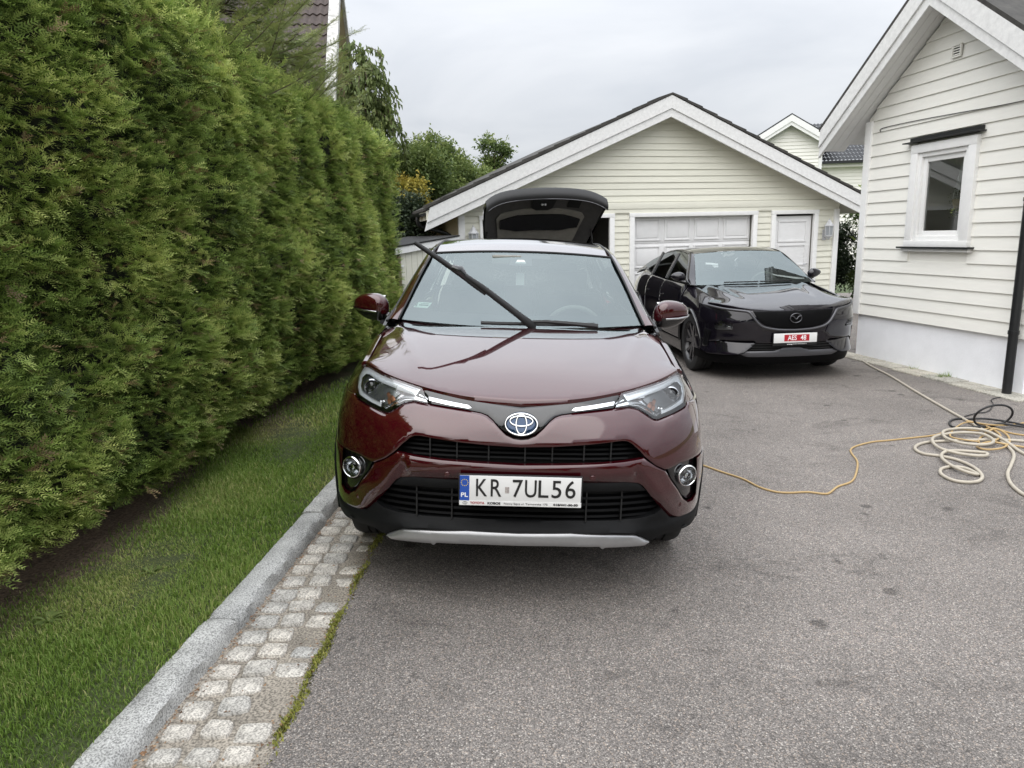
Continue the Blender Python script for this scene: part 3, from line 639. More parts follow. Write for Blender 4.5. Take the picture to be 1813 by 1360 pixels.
# moss line between cobbles and asphalt
n = 9000; y = RNG.uniform(1.3, 6.0, n); x = np.array([xa(v) for v in y])+RNG.normal(0, .010, n)+.006*np.sin(y*17); keep = (np.sin(y*5.3)+np.sin(y*11.7+1)+RNG.normal(0, .5, n)) > -.5
x, y = x[keep], y[keep]; n = len(x); a = RNG.uniform(0, 6.28, n); h = RNG.uniform(.004, .016, n); w = RNG.uniform(.003, .007, n); z0 = np.array([gh(v) for v in x])-.002
V = np.stack([np.stack([x-np.sin(a)*w, y+np.cos(a)*w, z0], 1), np.stack([x+np.sin(a)*w, y-np.cos(a)*w, z0], 1), np.stack([x+np.cos(a)*h*.8, y+np.sin(a)*h*.8, z0+h], 1)], 1).reshape(-1, 3)
mo = bigmesh('moss', V, np.arange(n*3).reshape(-1, 3), foliage('moss', (.08, .09, .018), (.22, .23, .04), (.38, .34, .10), .2), None, np.repeat(np.clip(RNG.normal(.45, .2, n), 0, 1), 3)); prop(mo, 'yellow-green moss line along the edge of the asphalt', 'moss', kind='stuff')

# dry needles and leaf bits gathered along the kerb foot and the moss
n = 1500; y = RNG.uniform(1.4, 6.0, n); at = RNG.random(n); x = np.where(at < .55, -1.258+.065*(y-2.03)+.012+np.abs(RNG.normal(0, .022, n)), np.where(at < .8, -.817+.026*(y-2.03)-np.abs(RNG.normal(0, .03, n)), -1.258+.065*(y-2.03)+RNG.uniform(.02, .42, n)))
a = RNG.uniform(0, 6.28, n); L = RNG.uniform(.004, .016, n); w = L*RNG.uniform(.15, .5, n); z0 = np.array([gh(v) for v in x])+.004
V = np.stack([np.stack([x-np.sin(a)*w, y+np.cos(a)*w, z0], 1), np.stack([x+np.sin(a)*w, y-np.cos(a)*w, z0+.002], 1), np.stack([x+np.cos(a)*L, y+np.sin(a)*L, z0+.003], 1)], 1).reshape(-1, 3)
prop(bigmesh('leaf_litter', V, np.arange(n*3).reshape(-1, 3), foliage('dry_litter', (.07, .04, .025), (.22, .12, .06), (.42, .28, .16), .1), None, np.repeat(np.clip(RNG.normal(.45, .25, n), 0, 1), 3)), 'brown dry needles and leaf bits along the cobbled gutter', 'litter', kind='stuff')
# ================================================================== burgundy SUV
def smooth_tab(ZP, sig=.02):
    zz = np.linspace(-.2, 1.4, 801); v = np.interp(zz, [a for a, b in ZP], [b for a, b in ZP])
    k = np.exp(-.5*(np.arange(-40, 41)*.002/sig)**2); k /= k.sum(); v = np.convolve(np.pad(v, 40, mode='edge'), k, 'valid')
    return lambda z: float(np.interp(z, zz, v))
def lerp(a, b, t): return a+(b-a)*t
def sstep(a, b, x): t = min(max((x-a)/(b-a), 0), 1); return t*t*(3-2*t)
def wheel(name, parent, c, R, w, mrim, spokes=5, side=1, style=0):
    """tyre, rim, spokes; axis along x, outer face towards side*x"""
    root = bpy.data.objects.new(name, None); COL.objects.link(root); root.parent = parent; root.location = c; root.empty_display_size = .1
    h = w/2; rr = R*.69
    prof = [(rr, -h*.8), (rr+.012, -h*.95), (R*.86, -h), (R*.96, -h*.93), (R*.985, -h*.8), (R, -h*.6), (R, -h*.22), (R-.008, -h*.20), (R-.008, -h*.14), (R, -h*.12), (R, h*.12), (R-.008, h*.14), (R-.008, h*.20), (R, h*.22), (R, h*.6), (R*.985, h*.8), (R*.96, h*.93), (R*.86, h), (rr+.012, h*.95), (rr, h*.8)]
    V, F = lathe(prof, 48, 'X'); me = mesh('tyre', V, F, 40); fixn(me); mobj('tyre', me, M['rubber'], root)
    s = side
    V, F = lathe([(rr, -h*.8*s), (rr*.96, -h*.6*s), (rr*.93, h*.3*s), (rr*.96, h*.75*s), (rr, h*.80*s), (rr*1.02, h*.86*s), (rr*.98, h*.88*s), (rr*.93, h*.72*s), (rr*.90, h*.2*s)], 48, 'X')
    mobj('rim', fixn(mesh('rim', V, F, 40)), mrim, root)
    V, F = lathe([(.001, -h*.2*s), (rr*.92, -h*.2*s)], 24, 'X'); mk('brake_disc', V, F, M['void'], root, 60)
    b = MB()
    V, F = lathe([(.001, h*.62*s), (.055, h*.60*s), (.07, h*.5*s), (.07, h*.2*s)], 20, 'X'); b.add(V, F)
    for k in range(spokes):
        q = 2*math.pi*k/spokes+.3
        for dq in ((-.16, .16) if style == 0 else (-.20, .20)):
            a0, a1 = q+dq*.6, q+dq*(1.5 if style == 0 else 1.7)
            P = []
            for r, wd, hh in ((.05, .026, .58), (rr*.55, .022, .66), (rr*.97, .018, .76)):
                a = lerp(a0, a1, r/rr); cx, cz = math.cos(a), math.sin(a); tx, tz = -cz, cx
                P.append([(h*hh*s, cx*r-tx*wd, cz*r-tz*wd), (h*hh*s, cx*r+tx*wd, cz*r+tz*wd), (h*(hh-.35)*s, cx*r+tx*wd, cz*r+tz*wd), (h*(hh-.35)*s, cx*r-tx*wd, cz*r-tz*wd)])
            for i in range(2):
                b.add(P[i]+P[i+1], [(0, 1, 5, 4), (1, 2, 6, 5), (2, 3, 7, 6), (3, 0, 4, 7)])
    b.obj('spokes', mrim if style == 0 else M['rimcut'], root, 30, True)
    return root

M['rimcut'] = simple('machined_spoke', (.20, .20, .21), .25, metal=.9)
RO_ = rad(2.9)
suv = thing('parked_suv', 'burgundy red SUV facing us with one wiper raised off the windscreen', 'car', (-.009, 2.95, 0))
suv.rotation_euler = (Matrix.Rotation(rad(-.63), 3, 'Z') @ Matrix.Rotation(RO_, 3, 'Y')).to_euler()
Y0 = smooth_tab([(.0, .10), (.20, .06), (.27, .02), (.36, .03), (.46, .02), (.56, -.005), (.64, .0), (.70, .0), (.78, .02), (.86, .05), (.93, .10), (1.06, .22), (1.2, .34)])
AW, LN = .938, .8
AWZ = smooth_tab([(0, .93), (.40, .938), (.68, .938), (.80, .930), (.88, .915), (.96, .898), (1.06, .880)])
def planY(x, z=.6):
    t = min(abs(x)/AWZ(z), .9985); return LN*(1-(1-t**3)**(1/3))
def FF(x, z): return Y0(z)+planY(x, z)
def planW(y, z=.6):
    A_ = lerp(AWZ(z), AW-.01, sstep(.75, 1.2, y))
    if y >= LN: return A_
    y = max(y, .0005); return A_*(1-(1-y/LN)**3)**(1/3)
HT = lambda y: float(np.interp(y, HTy, HTz))
_hy = [.05, .09, .19, .31, .41, .6, .9, 1.17, 1.35]; _hz = [.925, .956, 1.003, 1.043, 1.068, 1.102, 1.145, 1.168, 1.178]
_c = np.polyfit(_hy, _hz, 5); HTy = np.linspace(.03, 1.5, 300); HTz = np.polyval(_c, HTy)
def fF(off=0.0, sculpt=None):
    def f(x, z):
        y = FF(x, z)+off
        if sculpt: y += sculpt(abs(x), z)
        return (x, y, z)
    return f
def belt(y): return float(np.interp(y, [.3, .45, .9, 1.3, 1.5, 2.4, 3.5, 4.3], [HT(.31)-.004, HT(.45)-.006, HT(.9)-.012, HT(1.3)-.03, 1.12, 1.125, 1.16, 1.18]))
def beltx(y): return float(np.interp(y, [.3, .45, .9, 1.3, 1.5, 3.4, 4.2, 4.6], [.74, .776, .79, .80, .862, .862, .82, .74]))
def SS(y, z):
    w = planW(y-Y0(z), z)
    if y > 3.6: w -= .10*((y-3.6)/1.0)**2.2
    w -= .02*max(0, (.62-z)/.4)**1.5
    w -= .013*math.exp(-((z-.86)/.05)**2)*sstep(1.0, 1.6, y)      # shoulder hollow along the doors
    zt, xt = belt(y), beltx(y); s_ = min(max((z-.80)/(zt-.80), 0), 1)
    return w-(w-xt)*s_**3.6
def fS(side, off=0.0): return lambda y, z: (side*(SS(y, z)+off), y, z)

# ---- dark core behind every gap of the nose
core = full([(0, .98), (.45, 1.0), (.75, 1.05), (.80, .95), (.80, .42), (.60, .30), (0, .30)])
panel('nose_core', core, lambda x, z: (x, FF(min(abs(x), .80), z)*1+.10, z), M['void'], suv, .05, .02)
# ---- bumper cover
def sc_up(x, z):
    # hollow under the bar, crease that runs down from the lamp's lower corner
    d = (x-.60)*.80+(z-.86)*(-.60)
    return -.005*sstep(-.03, .06, d)*sstep(.60, .80, z)*(1-sstep(.86, .95, x)) + .010*math.exp(-((x-.36)/.16)**2)*sstep(.78, .88, z)
vee = [(0, .811), (.032, .8145), (.065, .828), (.095, .854), (.125, .884), (.150, .902), (.178, .911), (.241, .919), (.324, .927), (.412, .934)]
hl_low = [(.486, .940), (.528, .930), (.564, .907), (.596, .886), (.618, .881), (.702, .898), (.772, .911), (.795, .928)]
slot_t = [(0, .782), (.147, .787), (.295, .797), (.446, .811), (.470, .809), (.490, .799), (.524, .771), (.552, .741)]
edge_out = [(.606, .697), (.654, .672), (.675, .672), (.733, .690), (.832, .689), (.930, .684)]
up = vee+hl_low+[(.83, .922), (.898, .915), (.924, .80)]+list(reversed(edge_out))+list(reversed(slot_t))
panel('bumper', full([(x, z) for x, z in up]), fF(0, sc_up), M['red'], suv, .016, .03)
slot_b = [(0, .709), (.149, .713), (.351, .719), (.461, .7255), (.545, .735)]
bez_in = [(.606, .693), (.655, .666), (.690, .612), (.726, .564), (.761, .508), (.801, .471), (.835, .465), (.857, .485), (.846, .578), (.834, .682), (.930, .680)]
low_in = [(.703, .424), (.648, .484), (.602, .541), (.568, .586), (.552, .605), (.530, .620), (.472, .6285), (.273, .631), (0, .626)]
def sc_chev(x, z):
    d = ((x-.55)*.78+(z-.60)*.62) if x > .5 else (z-.628)
    return -.014+.022*(1-sstep(0, .045, d))
chev = slot_b+bez_in+[(.934, .55), (.934, .43), (.852, .403), (.766, .414)]+low_in
panel('bumper_chevron', full(chev), fF(0, sc_chev), M['red'], suv, .016, .03)
# ---- grilles
def grille(name, poly, zs, deep, verts, th=.007):
    b = panel(name, full(poly), fF(deep), M['void'], suv, .04, .01)
    P = np.array(full(poly))
    for z in zs:
        xs = [x for x in np.linspace(-.8, .8, 321) if _inside(np.array([[x, z]]), P)[0]]
        if len(xs) < 6: continue
        x0, x1 = xs[0], xs[-1]; k = 40
        m = MB()
        for i in range(k):
            a, c = lerp(x0, x1, i/k), lerp(x0, x1, (i+1)/k)
            m.hexa([(a, FF(a, z)+deep-.035, z-th), (c, FF(c, z)+deep-.035, z-th), (c, FF(c, z)+deep-.004, z-th*.6), (a, FF(a, z)+deep-.004, z-th*.6),
                    (a, FF(a, z)+deep-.030, z+th*.5), (c, FF(c, z)+deep-.030, z+th*.5), (c, FF(c, z)+deep-.004, z+th), (a, FF(a, z)+deep-.004, z+th)])
        m.obj('slat', M['slat'], b)
    for x in verts:
        zz = [z for z in np.linspace(.3, .9, 301) if _inside(np.array([[x, z]]), P)[0]]
        if len(zz) > 5:
            y = FF(x, .6)+deep-.02
            m = MB(); m.box((x, y, (zz[0]+zz[-1])/2), (.006, .02, zz[-1]-zz[0])); m.obj('grille_bar', M['matte_black'], b)
    return b
grille('upper_grille', slot_t+[(.545, .733)]+list(reversed(slot_b)), (.728, .748, .768,   .787), .075, (-.40, -.28, -.14, .02, .14, .28, .40), .0045)
clad_t = [(0, .434), (.228, .439), (.438, .436), (.545, .445), (.619, .462), (.650, .482)]
grille('lower_grille', list(reversed(low_in[1:]))+list(reversed(clad_t[1:]))[:0]+[(.650, .482), (.619, .460), (.545, .443), (.438, .434), (.228, .437), (0, .432)], (.456, .488, .520, .552), .065, (-.46, -.30, .30, .46), .006)
panel('grille_brow', full([(0, .624), (.273, .629), (.472, .6265), (.530, .617), (.545, .604), (.565, .580), (.47, .585), (.2, .588), (0, .586)]), fF(.012), M['cladding'], suv, .03, .02)
# ---- lower cladding and silver skid plate
def sc_clad(x, z): return -.012+.03*sstep(.39, .44, z)*(1-sstep(.45, .62, x)) - .012*math.exp(-((z-.385)/.02)**2)
clad = clad_t+[(.703, .4225), (.766, .412), (.852, .401), (.934, .428), (.934, .36), (.88, .338), (.836, .335), (.755, .345), (.669, .347), (.606, .330), (.562, .356), (.524, .375), (.441, .384), (.231, .396), (0, .392)]
panel('lower_cladding', full(clad), fF(0, sc_clad), M['cladding'], suv, .02, .05)
skid = [(0, .389), (.231, .393), (.441, .381), (.522, .372), (.560, .353), (.603, .327), (.577, .315), (.481, .319), (.392, .321), (.380, .314), (.366, .326), (.164, .330), (0, .328)]
panel('skid_plate', full(skid), fF(0, lambda x, z: -.022+.6*max(0, z-.365)**1.0*.5), M['silver'], suv, .012, .06, soft=.006)
panel('undertray', full([(0, .33), (.60, .33), (.80, .36), (.80, .28), (.55, .25), (0, .25)]), lambda x, z: (x, FF(x*.9, z)+.10+(.33-z)*2.2, z), M['void'], suv, .05, .05)
# ---- bar with the badge
bar = [(0, .941), (.077, .949), (.229, .969), (.326, .982), (.446, .9965), (.441, .985), (.412, .940), (.324, .932), (.241, .924), (.178, .915), (.148, .906), (.122, .887), (.092, .857), (.062, .832), (.030, .819), (0, .816)]
panel('grille_bar_cover', full(bar), fF(0, lambda x, z: .006+.03*(1-sstep(.03, .12, x))*(1-sstep(.82, .90, z))), M['gloss_black'], suv, .016, .03)
for s in (1, -1):
    p = [(s*x, z) for x, z in [(.222, .933), (.236, .943), (.330, .955), (.418, .9665), (.413, .953), (.330, .941), (.240, .931)]]
    panel('chrome_strip', p, fF(-.004), M['chrome'], suv, .012, .012, soft=.003)
panel('hood_gap_seal', full([(0, .952), (.229, .978), (.446, 1.003), (.65, 1.040), (.76, 1.062), (.75, 1.05), (.65, 1.028), (.446, .992), (.229, .964), (0, .936)]), fF(.028), M['void'], suv, .03, .01)
def ell(cx, cz, rx, rz, n=40): return [(cx+rx*math.cos(2*math.pi*k/n), cz+rz*math.sin(2*math.pi*k/n)) for k in range(n)]
eb = bpy.data.objects.new('emblem', None); COL.objects.link(eb); eb.parent = suv
EY = FF(0, .88)-.024
def ey(z): return EY+(z-.88)*.38
panel('badge_base', ell(0, .880, .072, .046), lambda x, z: (x, ey(z)+.012, z), M['blue_badge'], eb, .012, .02)
for cx, cz, rx, rz, r in ((0, .880, .070, .0445, .0042), (0, .880, .023, .041, .0042), (0, .893, .050, .0205, .0042)):
    P = [(x, ey(z)+.004, z) for x, z in ell(cx, cz, rx, rz, 48)]
    V, F = tubegeo(P, r, 8, False, True); mk('badge_ring', V, F, M['chrome'], eb, 60)
# ---- headlamps
HL = [(.451, .997), (.537, 1.015), (.655, 1.034), (.735, 1.053), (.766, 1.064), (.786, 1.043), (.804, 1.004), (.801, .965), (.795, .943), (.775, .918), (.702, .904), (.618, .888), (.598, .892), (.564, .914), (.528, .937), (.486, .946), (.417, .9405)]
def shrink(poly, d):
    P = np.array(poly); a = .5*np.sum(P[:, 0]*np.roll(P[:, 1], -1)-np.roll(P[:, 0], -1)*P[:, 1])
    T = np.roll(P, -1, 0)-np.roll(P, 1, 0); T /= np.hypot(T[:, 0], T[:, 1])[:, None]; n = np.stack([-T[:, 1], T[:, 0]], 1)*(1 if a > 0 else -1)
    return [tuple(q) for q in P+n*d]
M['lampbowl'] = simple('lamp_reflector_grey', (.48, .49, .51), .20, metal=.9)
M['lampdark'] = simple('lamp_dark_insert', (.13, .135, .14), .22, metal=.6, coat=.4)
M['drl'] = simple('daylight_strip_white', (.80, .82, .84), .18, metal=.55, coat=.5)
for s in (1, -1):
    h = bpy.data.objects.new('headlight', None); COL.objects.link(h); h.parent = suv
    q = lambda P: [(s*x, z) for x, z in P]
    panel('lamp_housing', q(shrink(HL, .004)), fF(.055), M['lampbowl'], h, .02, .03)
    panel('lamp_insert', q([(.545, .985), (.66, 1.003), (.752, 1.022), (.772, .995), (.768, .955), (.742, .932), (.66, .915), (.625, .905), (.60, .925), (.565, .955)]), fF(.040), M['lampdark'], h, .02, .012)
    # daylight strip: along the top, down the outer end and back along the bottom
    top = [(.462, .990), (.537, 1.006), (.655, 1.025), (.738, 1.044), (.768, 1.040), (.790, 1.000), (.787, .960), (.768, .932), (.705, .918), (.640, .905), (.640, .915), (.700, .929), (.755, .945), (.768, .965), (.768, .996), (.750, 1.016), (.730, 1.018), (.655, .998), (.537, .976), (.480, .964)]
    panel('daylight_strip', q(top), fF(.006), M['drl'], h, .012, .02, soft=.005)
    panel('lamp_wing', q([(.428, .950), (.486, .962), (.535, .957), (.575, .936), (.624, .902), (.612, .897), (.570, .922), (.530, .943), (.486, .950), (.425, .9435)]), fF(.010), M['chrome'], h, .01, .02, soft=.005)
    panel('lamp_fin', q([(.470, .972), (.537, .985), (.60, .995), (.57, .972), (.53, .968), (.486, .968), (.44, .958)]), fF(.022), M['chrome'], h, .01, .02, soft=.005)
    py_ = FF(.715, .968)
    V, F = lathe([(.036, 0), (.040, -.006), (.036, -.012), (.031, -.008), (.031, .02)], 28); V = [(v[0]+s*.705, v[1]+py_+.03, v[2]+.968) for v in V]; mk('projector_ring', V, F, M['dimchrome'], h, 50)
    V, F = lathe([(.031, 0), (.028, -.010), (.020, -.017), (.010, -.021), (.0005, -.022)], 28); V = [(v[0]+s*.705, v[1]+py_+.032, v[2]+.968) for v in V]; mk('projector_lens', V, F, M['gloss_black'], h, 80)
    for i, (ax, az, aw) in enumerate(((.592, .938, .018), (.612, .948, .012), (.606, .925, .012))):
        panel('amber_reflector', q([(ax-aw, az-.008), (ax, az-.012), (ax+aw, az+.006), (ax+.3*aw, az+.014), (ax-.6*aw, az+.006)]), fF(.030), M['amber'], h, .01, .008, soft=.002)
    for ax, az in ((.630, .925), (.645, .922)):
        V, F = lathe([(.0005, -.008), (.006, -.006), (.008, .0), (.008, .02)], 12); V = [(v[0]+s*ax, v[1]+FF(ax, az)+.026, v[2]+az) for v in V]; mk('bulb_reflector', V, F, M['chrome'], h, 60)
    V, F = patch(q(HL), fF(-.001), .02, 0, soft=.002); mk('lens', V, F, M['lens'], h, 180)
# ---- fog lamps
FB = [(.672, .665), (.733, .684), (.832, .682), (.838, .640), (.844, .578), (.854, .490), (.835, .470), (.803, .476), (.764, .514), (.728, .570), (.693, .618)]
for s in (1, -1):
    panel('fog_bezel', [(s*x, z) for x, z in FB], fF(0, lambda x, z: .026+.012*math.exp(-((x-.78)**2+(z-.62)**2)/.003)), M['gloss_black'], suv, .016, .03)
    fl = bpy.data.objects.new('fog_lamp', None); COL.objects.link(fl); fl.parent = suv
    cx, cz, cy = s*.776, .618, FF(.776, .618)-.006
    tilt = Matrix.Translation((cx, cy, cz)) @ Matrix.Rotation(s*.40, 4, 'Z')
    def tv(V): return [tuple(tilt @ Vector(v)) for v in V]
    V, F = lathe([(.043, .03), (.052, .004), (.051, -.004), (.046, -.007), (.042, .0), (.038, .01)], 36); mk('fog_ring', tv(V), F, M['chrome'], fl, 60)
    V, F = lathe([(.038, .006), (.030, .022), (.016, .034), (.0005, .038)], 36); mk('fog_reflector', tv(V), F, M['dimchrome'], fl, 30)
    V, F = lathe([(.013, .01), (.013, .0), (.008, -.002), (.0005, -.003)], 20); mk('fog_bulb_cap', tv(V), F, M['chrome'], fl, 60)
    V, F = lathe([(.044, -.004), (.030, -.0065), (.015, -.008), (.0005, -.0085)], 36); mk('fog_lens', tv(V), F, M['lens'], fl, 180)
    # parking sensors and tow cap
    for sx, sz, off in ((.317, .659, -.016), (.742, .485, -.010)):
        V, F = lathe([(.0125, .004), (.0125, -.001), (.010, -.0025), (.0005, -.0027)], 20); mk('parking_sensor', [(v[0]+s*sx, v[1]+FF(sx, sz)+off, v[2]+sz) for v in V], F, M['red'], suv, 50)
# ---- number plate
pl = bpy.data.objects.new('number_plate', None); COL.objects.link(pl); pl.parent = suv; pl.location = (.003, -.052, .609)
box('plate_frame', (0, .012, 0), (.535, .022, .136), M['matte_black'], pl, .005)
box('plate_sheet', (0, .0, .009), (.522, .004, .113), M['white_plastic'], pl, .0015)
box('plate_blue_band', (-.2405, -.0022, .009), (.041, .0012, .113), M['plate_blue'], pl)
st = MB()
for k in range(12):
    a = 2*math.pi*k/12; st.box((-.2405+.0145*math.cos(a), -.0031, .034+.0145*math.sin(a)), (.0034, .0006, .0034))
st.obj('star_ring', M['print_yellow'], pl)
text('country_letters', 'PL', (-.2405, -.0032, -.022), M['print_white'], pl, .027, bold=.0006, width=.030)
for ch, cx, w in (('K', -.167, .048), ('R', -.105, .046), ('7', -.012, .044), ('U', .044, .050), ('L', .099, .044), ('5', .155, .042), ('6', .215, .044)):
    text('plate_letter', ch, (cx, -.0034, .0085), M['print_black'], pl, .113, width=w, bold=.0005)
box('registration_sticker', (-.0575, -.0026, .004), (.018, .0008, .028), simple('faded_sticker', (.42, .38, .36), .5, noise=.5, nscale=150), pl)
box('dealer_strip', (0, -.001, -.0575), (.526, .004, .021), M['white_plastic'], pl)
text('dealer_name', 'TOYOTA', (-.185, -.0036, -.0575), M['print_red'], pl, .014, width=.062, bold=.0004)
text('dealer_name', 'KOBOS', (-.113, -.0036, -.0575), M['print_black'], pl, .014, width=.056, bold=.0006)
text('dealer_address', 'Nowy S\u0105cz ul. Tarnowska 175', (.024, -.0036, -.0575), M['print_black'], pl, .012, width=.188)
text('dealer_phone', '018/441-50-50', (.196, -.0036, -.0575), M['print_black'], pl, .013, width=.106, bold=.0006)
V, F = tubegeo([(x, -.0036, z-.0575) for x, z in ell(-.238, 0, .0095, .0062, 24)], .0007, 5, False, True); mk('dealer_mark', V, F, M['print_black'], pl)
V, F = tubegeo([(x, -.0036, z-.0575) for x, z in ell(-.238, 0, .0032, .0058, 24)], .0006, 5, False, True); mk('dealer_mark', V, F, M['print_black'], pl)
# ---- bonnet
hf = [(x, FF(x, z)-.006) for x, z in cat([(0, .956), (.078, .960), (.215, .970), (.326, .985), (.448, 1.005), (.576, 1.028), (.656, 1.043), (.735, 1.060), (.765, 1.066)], 4)]
hz_ = {}
hood_poly = hf+[(.781, .46), (.788, .60), (.792, .80), (.790, 1.0), (.778, 1.16), (.745, 1.30), (.60, 1.275), (.45, 1.235), (.25, 1.20), (0, 1.185)]
def hood_z(x, y):
    a = abs(x); z = HT(y)
    z += .010*(1-sstep(.0, .62+.10*y, a))*sstep(.12, .5, y)            # raised centre
    z += .006*math.exp(-((a-(.50+.20*sstep(.3, 1.2, y)))/.035)**2)*sstep(.25, .5, y)   # crease towards the pillars
    z -= .016*sstep(.60, .80, a)*sstep(.4, .6, y) + .010*sstep(.73, .79, a)
    z -= .010*sstep(1.05, 1.20, y)*(1-sstep(.5, .8, a))
    yf = FF(a, .956+.11*sstep(0, .77, a))
    return z
panel('bonnet', full(hood_poly), lambda x, y: (x, y, hood_z(x, y)), M['red'], suv, .022, .025, (0, 0, -1), .003)
panel('engine_bay_floor', full([(0, .25), (.5, .35), (.72, .6), (.72, 1.2), (0, 1.2)]), lambda x, y: (x, y, HT(y)-.10), M['void'], suv, .08, .02, (0, 0, -1))
# ---- sides
def arc(cy, cz, r, a0, a1, n=20): return [(cy+r*math.cos(rad(lerp(a0, a1, k/n))), cz+r*math.sin(rad(lerp(a0, a1, k/n)))) for k in range(n+1)]
for s in (1, -1):
    td = (-s, 0, 0)
    fen = [(.455, belt(.455)), (.452, 1.035), (.435, 1.000), (.385, .960), (.345, .938), (.36, .928), (.50, .922), (.635, .914)]+[(.572+Y0(z), z) for z in (.85, .78, .70, .635)]+arc(.93, .36, .41, 135, 12)[1:]+[(1.345, .445), (1.345, .7), (1.35, 1.0), (1.33, belt(1.33))]+[(y, belt(y)) for y in (1.2, 1.05, .9, .75, .6, .52)]
    panel('fender', fen, fS(s), M['red'], suv, .025, .02, td)
    for nm, a, b in (('front_door', 1.352, 2.36), ('rear_door', 2.368, 3.20)):
        d = [(a, .44), (b, .44), (b, belt(b))]+[(lerp(b, a, k/8), belt(lerp(b, a, k/8))) for k in range(1, 9)]
        dd = panel(nm, d, fS(s), M['red'], suv, .04, .02, td)
        box('door_handle', (s*(SS(b-.12, .93)+.022), b-.14, .93), (.022, .17, .028), M['red'], dd, .008)
    qp = [(3.208, .44), (3.208, belt(3.2)), (3.5, belt(3.5)), (3.9, belt(3.9)), (4.30, belt(4.3)), (4.42, .95), (4.45, .60), (4.40, .45)]+arc(3.59, .36, .41, 12, 135)
    panel('rear_quarter', qp, fS(s), M['red'], suv, .03, .02, td)
    sill = [(1.30, .23), (3.22, .23), (3.22, .435), (1.30, .435)]
    panel('sill_cladding', sill, fS(s, .008), M['cladding'], suv, .05, .04, td)
    for cy in (.93, 3.59):
        P = [(s*(SS(y, z)+.004), y, z) for y, z in arc(cy, .36, .405, 190, -8, 34)]
        V, F = tubegeo(P, .022, 10); mk('arch_lip', V, F, M['cladding'], suv, 60)
        V, F = grid(lambda u, v: (s*(.45+.46*u), cy+.43*math.cos(math.pi*v), .36+.43*math.sin(math.pi*v)), 2, 14); mk('wheel_well', V, F, M['void'], suv)
        wheel('wheel', suv, (s*.785, cy, .358), .358, .225, M['rim'], 5, s)
    # glass, pillars
    def gx(y, z): return .860-.225*(max(0, (z-1.10))/.48)**1.12
    gp = [(1.46, 1.150), (1.60, 1.235), (1.80, 1.378), (2.02, 1.508), (2.25, 1.555), (2.6, 1.575), (3.2, 1.565), (3.7, 1.535), (4.02, 1.40), (4.18, 1.26), (4.1, 1.20), (3.5, 1.172), (2.4, 1.138), (1.5, 1.130)]
    V, F = patch(gp, lambda y, z: (s*(gx(y, z)-.006), y, z), .05, 0); mk('side_window', V, F, M['sideglass'], suv, 180)
    panel('rear_pillar_panel', [(3.66, 1.165), (3.72, 1.53), (4.05, 1.44), (4.14, 1.39), (4.34, 1.17)], lambda y, z: (s*(gx(y, z)-.014), y, z), M['gloss_black'], suv, .06, .01, td)
    for yb in (2.36, 3.18):
        P = [(s*(gx(yb, z)+.001), yb+.04*(z-1.1), z) for z in np.linspace(1.13, 1.575, 8)]
        V, F = tubegeo(P, .022, 6); mk('window_pillar', V, F, M['gloss_black'], suv, 60)
    P = [(s*(.868), y, belt(y)+.012) for y in np.linspace(1.45, 4.1, 14)]
    V, F = tubegeo(P, .012, 6); mk('belt_moulding', V, F, M['matte_black'], suv, 60)
    E1 = cat([(.738, 1.285, 1.178), (.700, 1.45, 1.290), (.655, 1.68, 1.430), (.612, 1.93, 1.553), (.600, 2.2, 1.603), (.598, 2.75, 1.636), (.592, 3.4, 1.612), (.57, 4.15, 1.535)], 6)
    E2 = cat([(.806, 1.315, 1.165), (.785, 1.50, 1.225), (.728, 1.75, 1.368), (.664, 2.02, 1.515), (.648, 2.25, 1.562), (.640, 2.7, 1.585), (.640, 3.4, 1.565), (.66, 4.10, 1.42)], 6)
    def pil(u, v):
        i = v*(len(E1)-1); k = min(int(i), len(E1)-2); f_ = i-k
        a = np.array(E1[k])*(1-f_)+np.array(E1[k+1])*f_; b = np.array(E2[k])*(1-f_)+np.array(E2[k+1])*f_
        p = a+(b-a)*u; bl = .016*math.sin(math.pi*u); return (s*(p[0]+bl*.8), p[1]-bl*.2*(v < .5), p[2]+bl*.6)
    V, F = grid(pil, 9, len(E1)); mk('pillar_and_roof_rail', V, F, M['red'], suv, 180)
    V, F = tubegeo([(s*(p[0]-.004), p[1]-.003, p[2]+.003) for p in E1], .0065, 6); mk('roof_moulding', V, F, M['matte_black'], suv, 60)
    V, F = tubegeo([(s*(p[0]+.002), p[1], p[2]) for p in E2], .010, 6); mk('window_seal', V, F, M['matte_black'], suv, 60)
    # corner triangle at the mirror
    panel('mirror_sail', [(1.335, 1.135), (1.48, 1.135), (1.48, 1.215), (1.40, 1.19)], lambda y, z: (s*(gx(y, z)-.004), y, z), M['gloss_black'], suv, .05, .02, td)
# ---- windscreen, roof, rear
def ws(u, v):
    x = u*lerp(.732, .608, v); c = 1-u*u
    y = lerp(1.30-.175*c, 1.945-.085*c, v); z = lerp(1.180-.012*c, 1.556+.026*c, v)
    bl = .022*math.sin(math.pi*v)*(1-.3*u*u); return np.array((x, y-bl*.5, z+bl*.85))
V, F = grid(lambda u, v: tuple(ws(2*u-1, v)), 33, 21); mk('windscreen', V, F, M['windscreen'], suv, 180)
fb = MB()
def wsp(u, v): p = ws(u, v)+np.array((0, .006, -.004)); return tuple(p)
def strip(u0, u1, v0, v1, nu, nv, b=None):
    V, F = grid(lambda a, c: wsp(lerp(u0, u1, a), lerp(v0, v1, c)), nu, nv); (b or fb).add(V, F)
strip(-1, 1, 0, .135, 33, 4); strip(-1, 1, .955, 1, 33, 3); strip(-1, -.955, .13, .96, 3, 12); strip(.955, 1, .13, .96, 3, 12)
fb.obj('windscreen_frit', M['frit'], suv, 180)
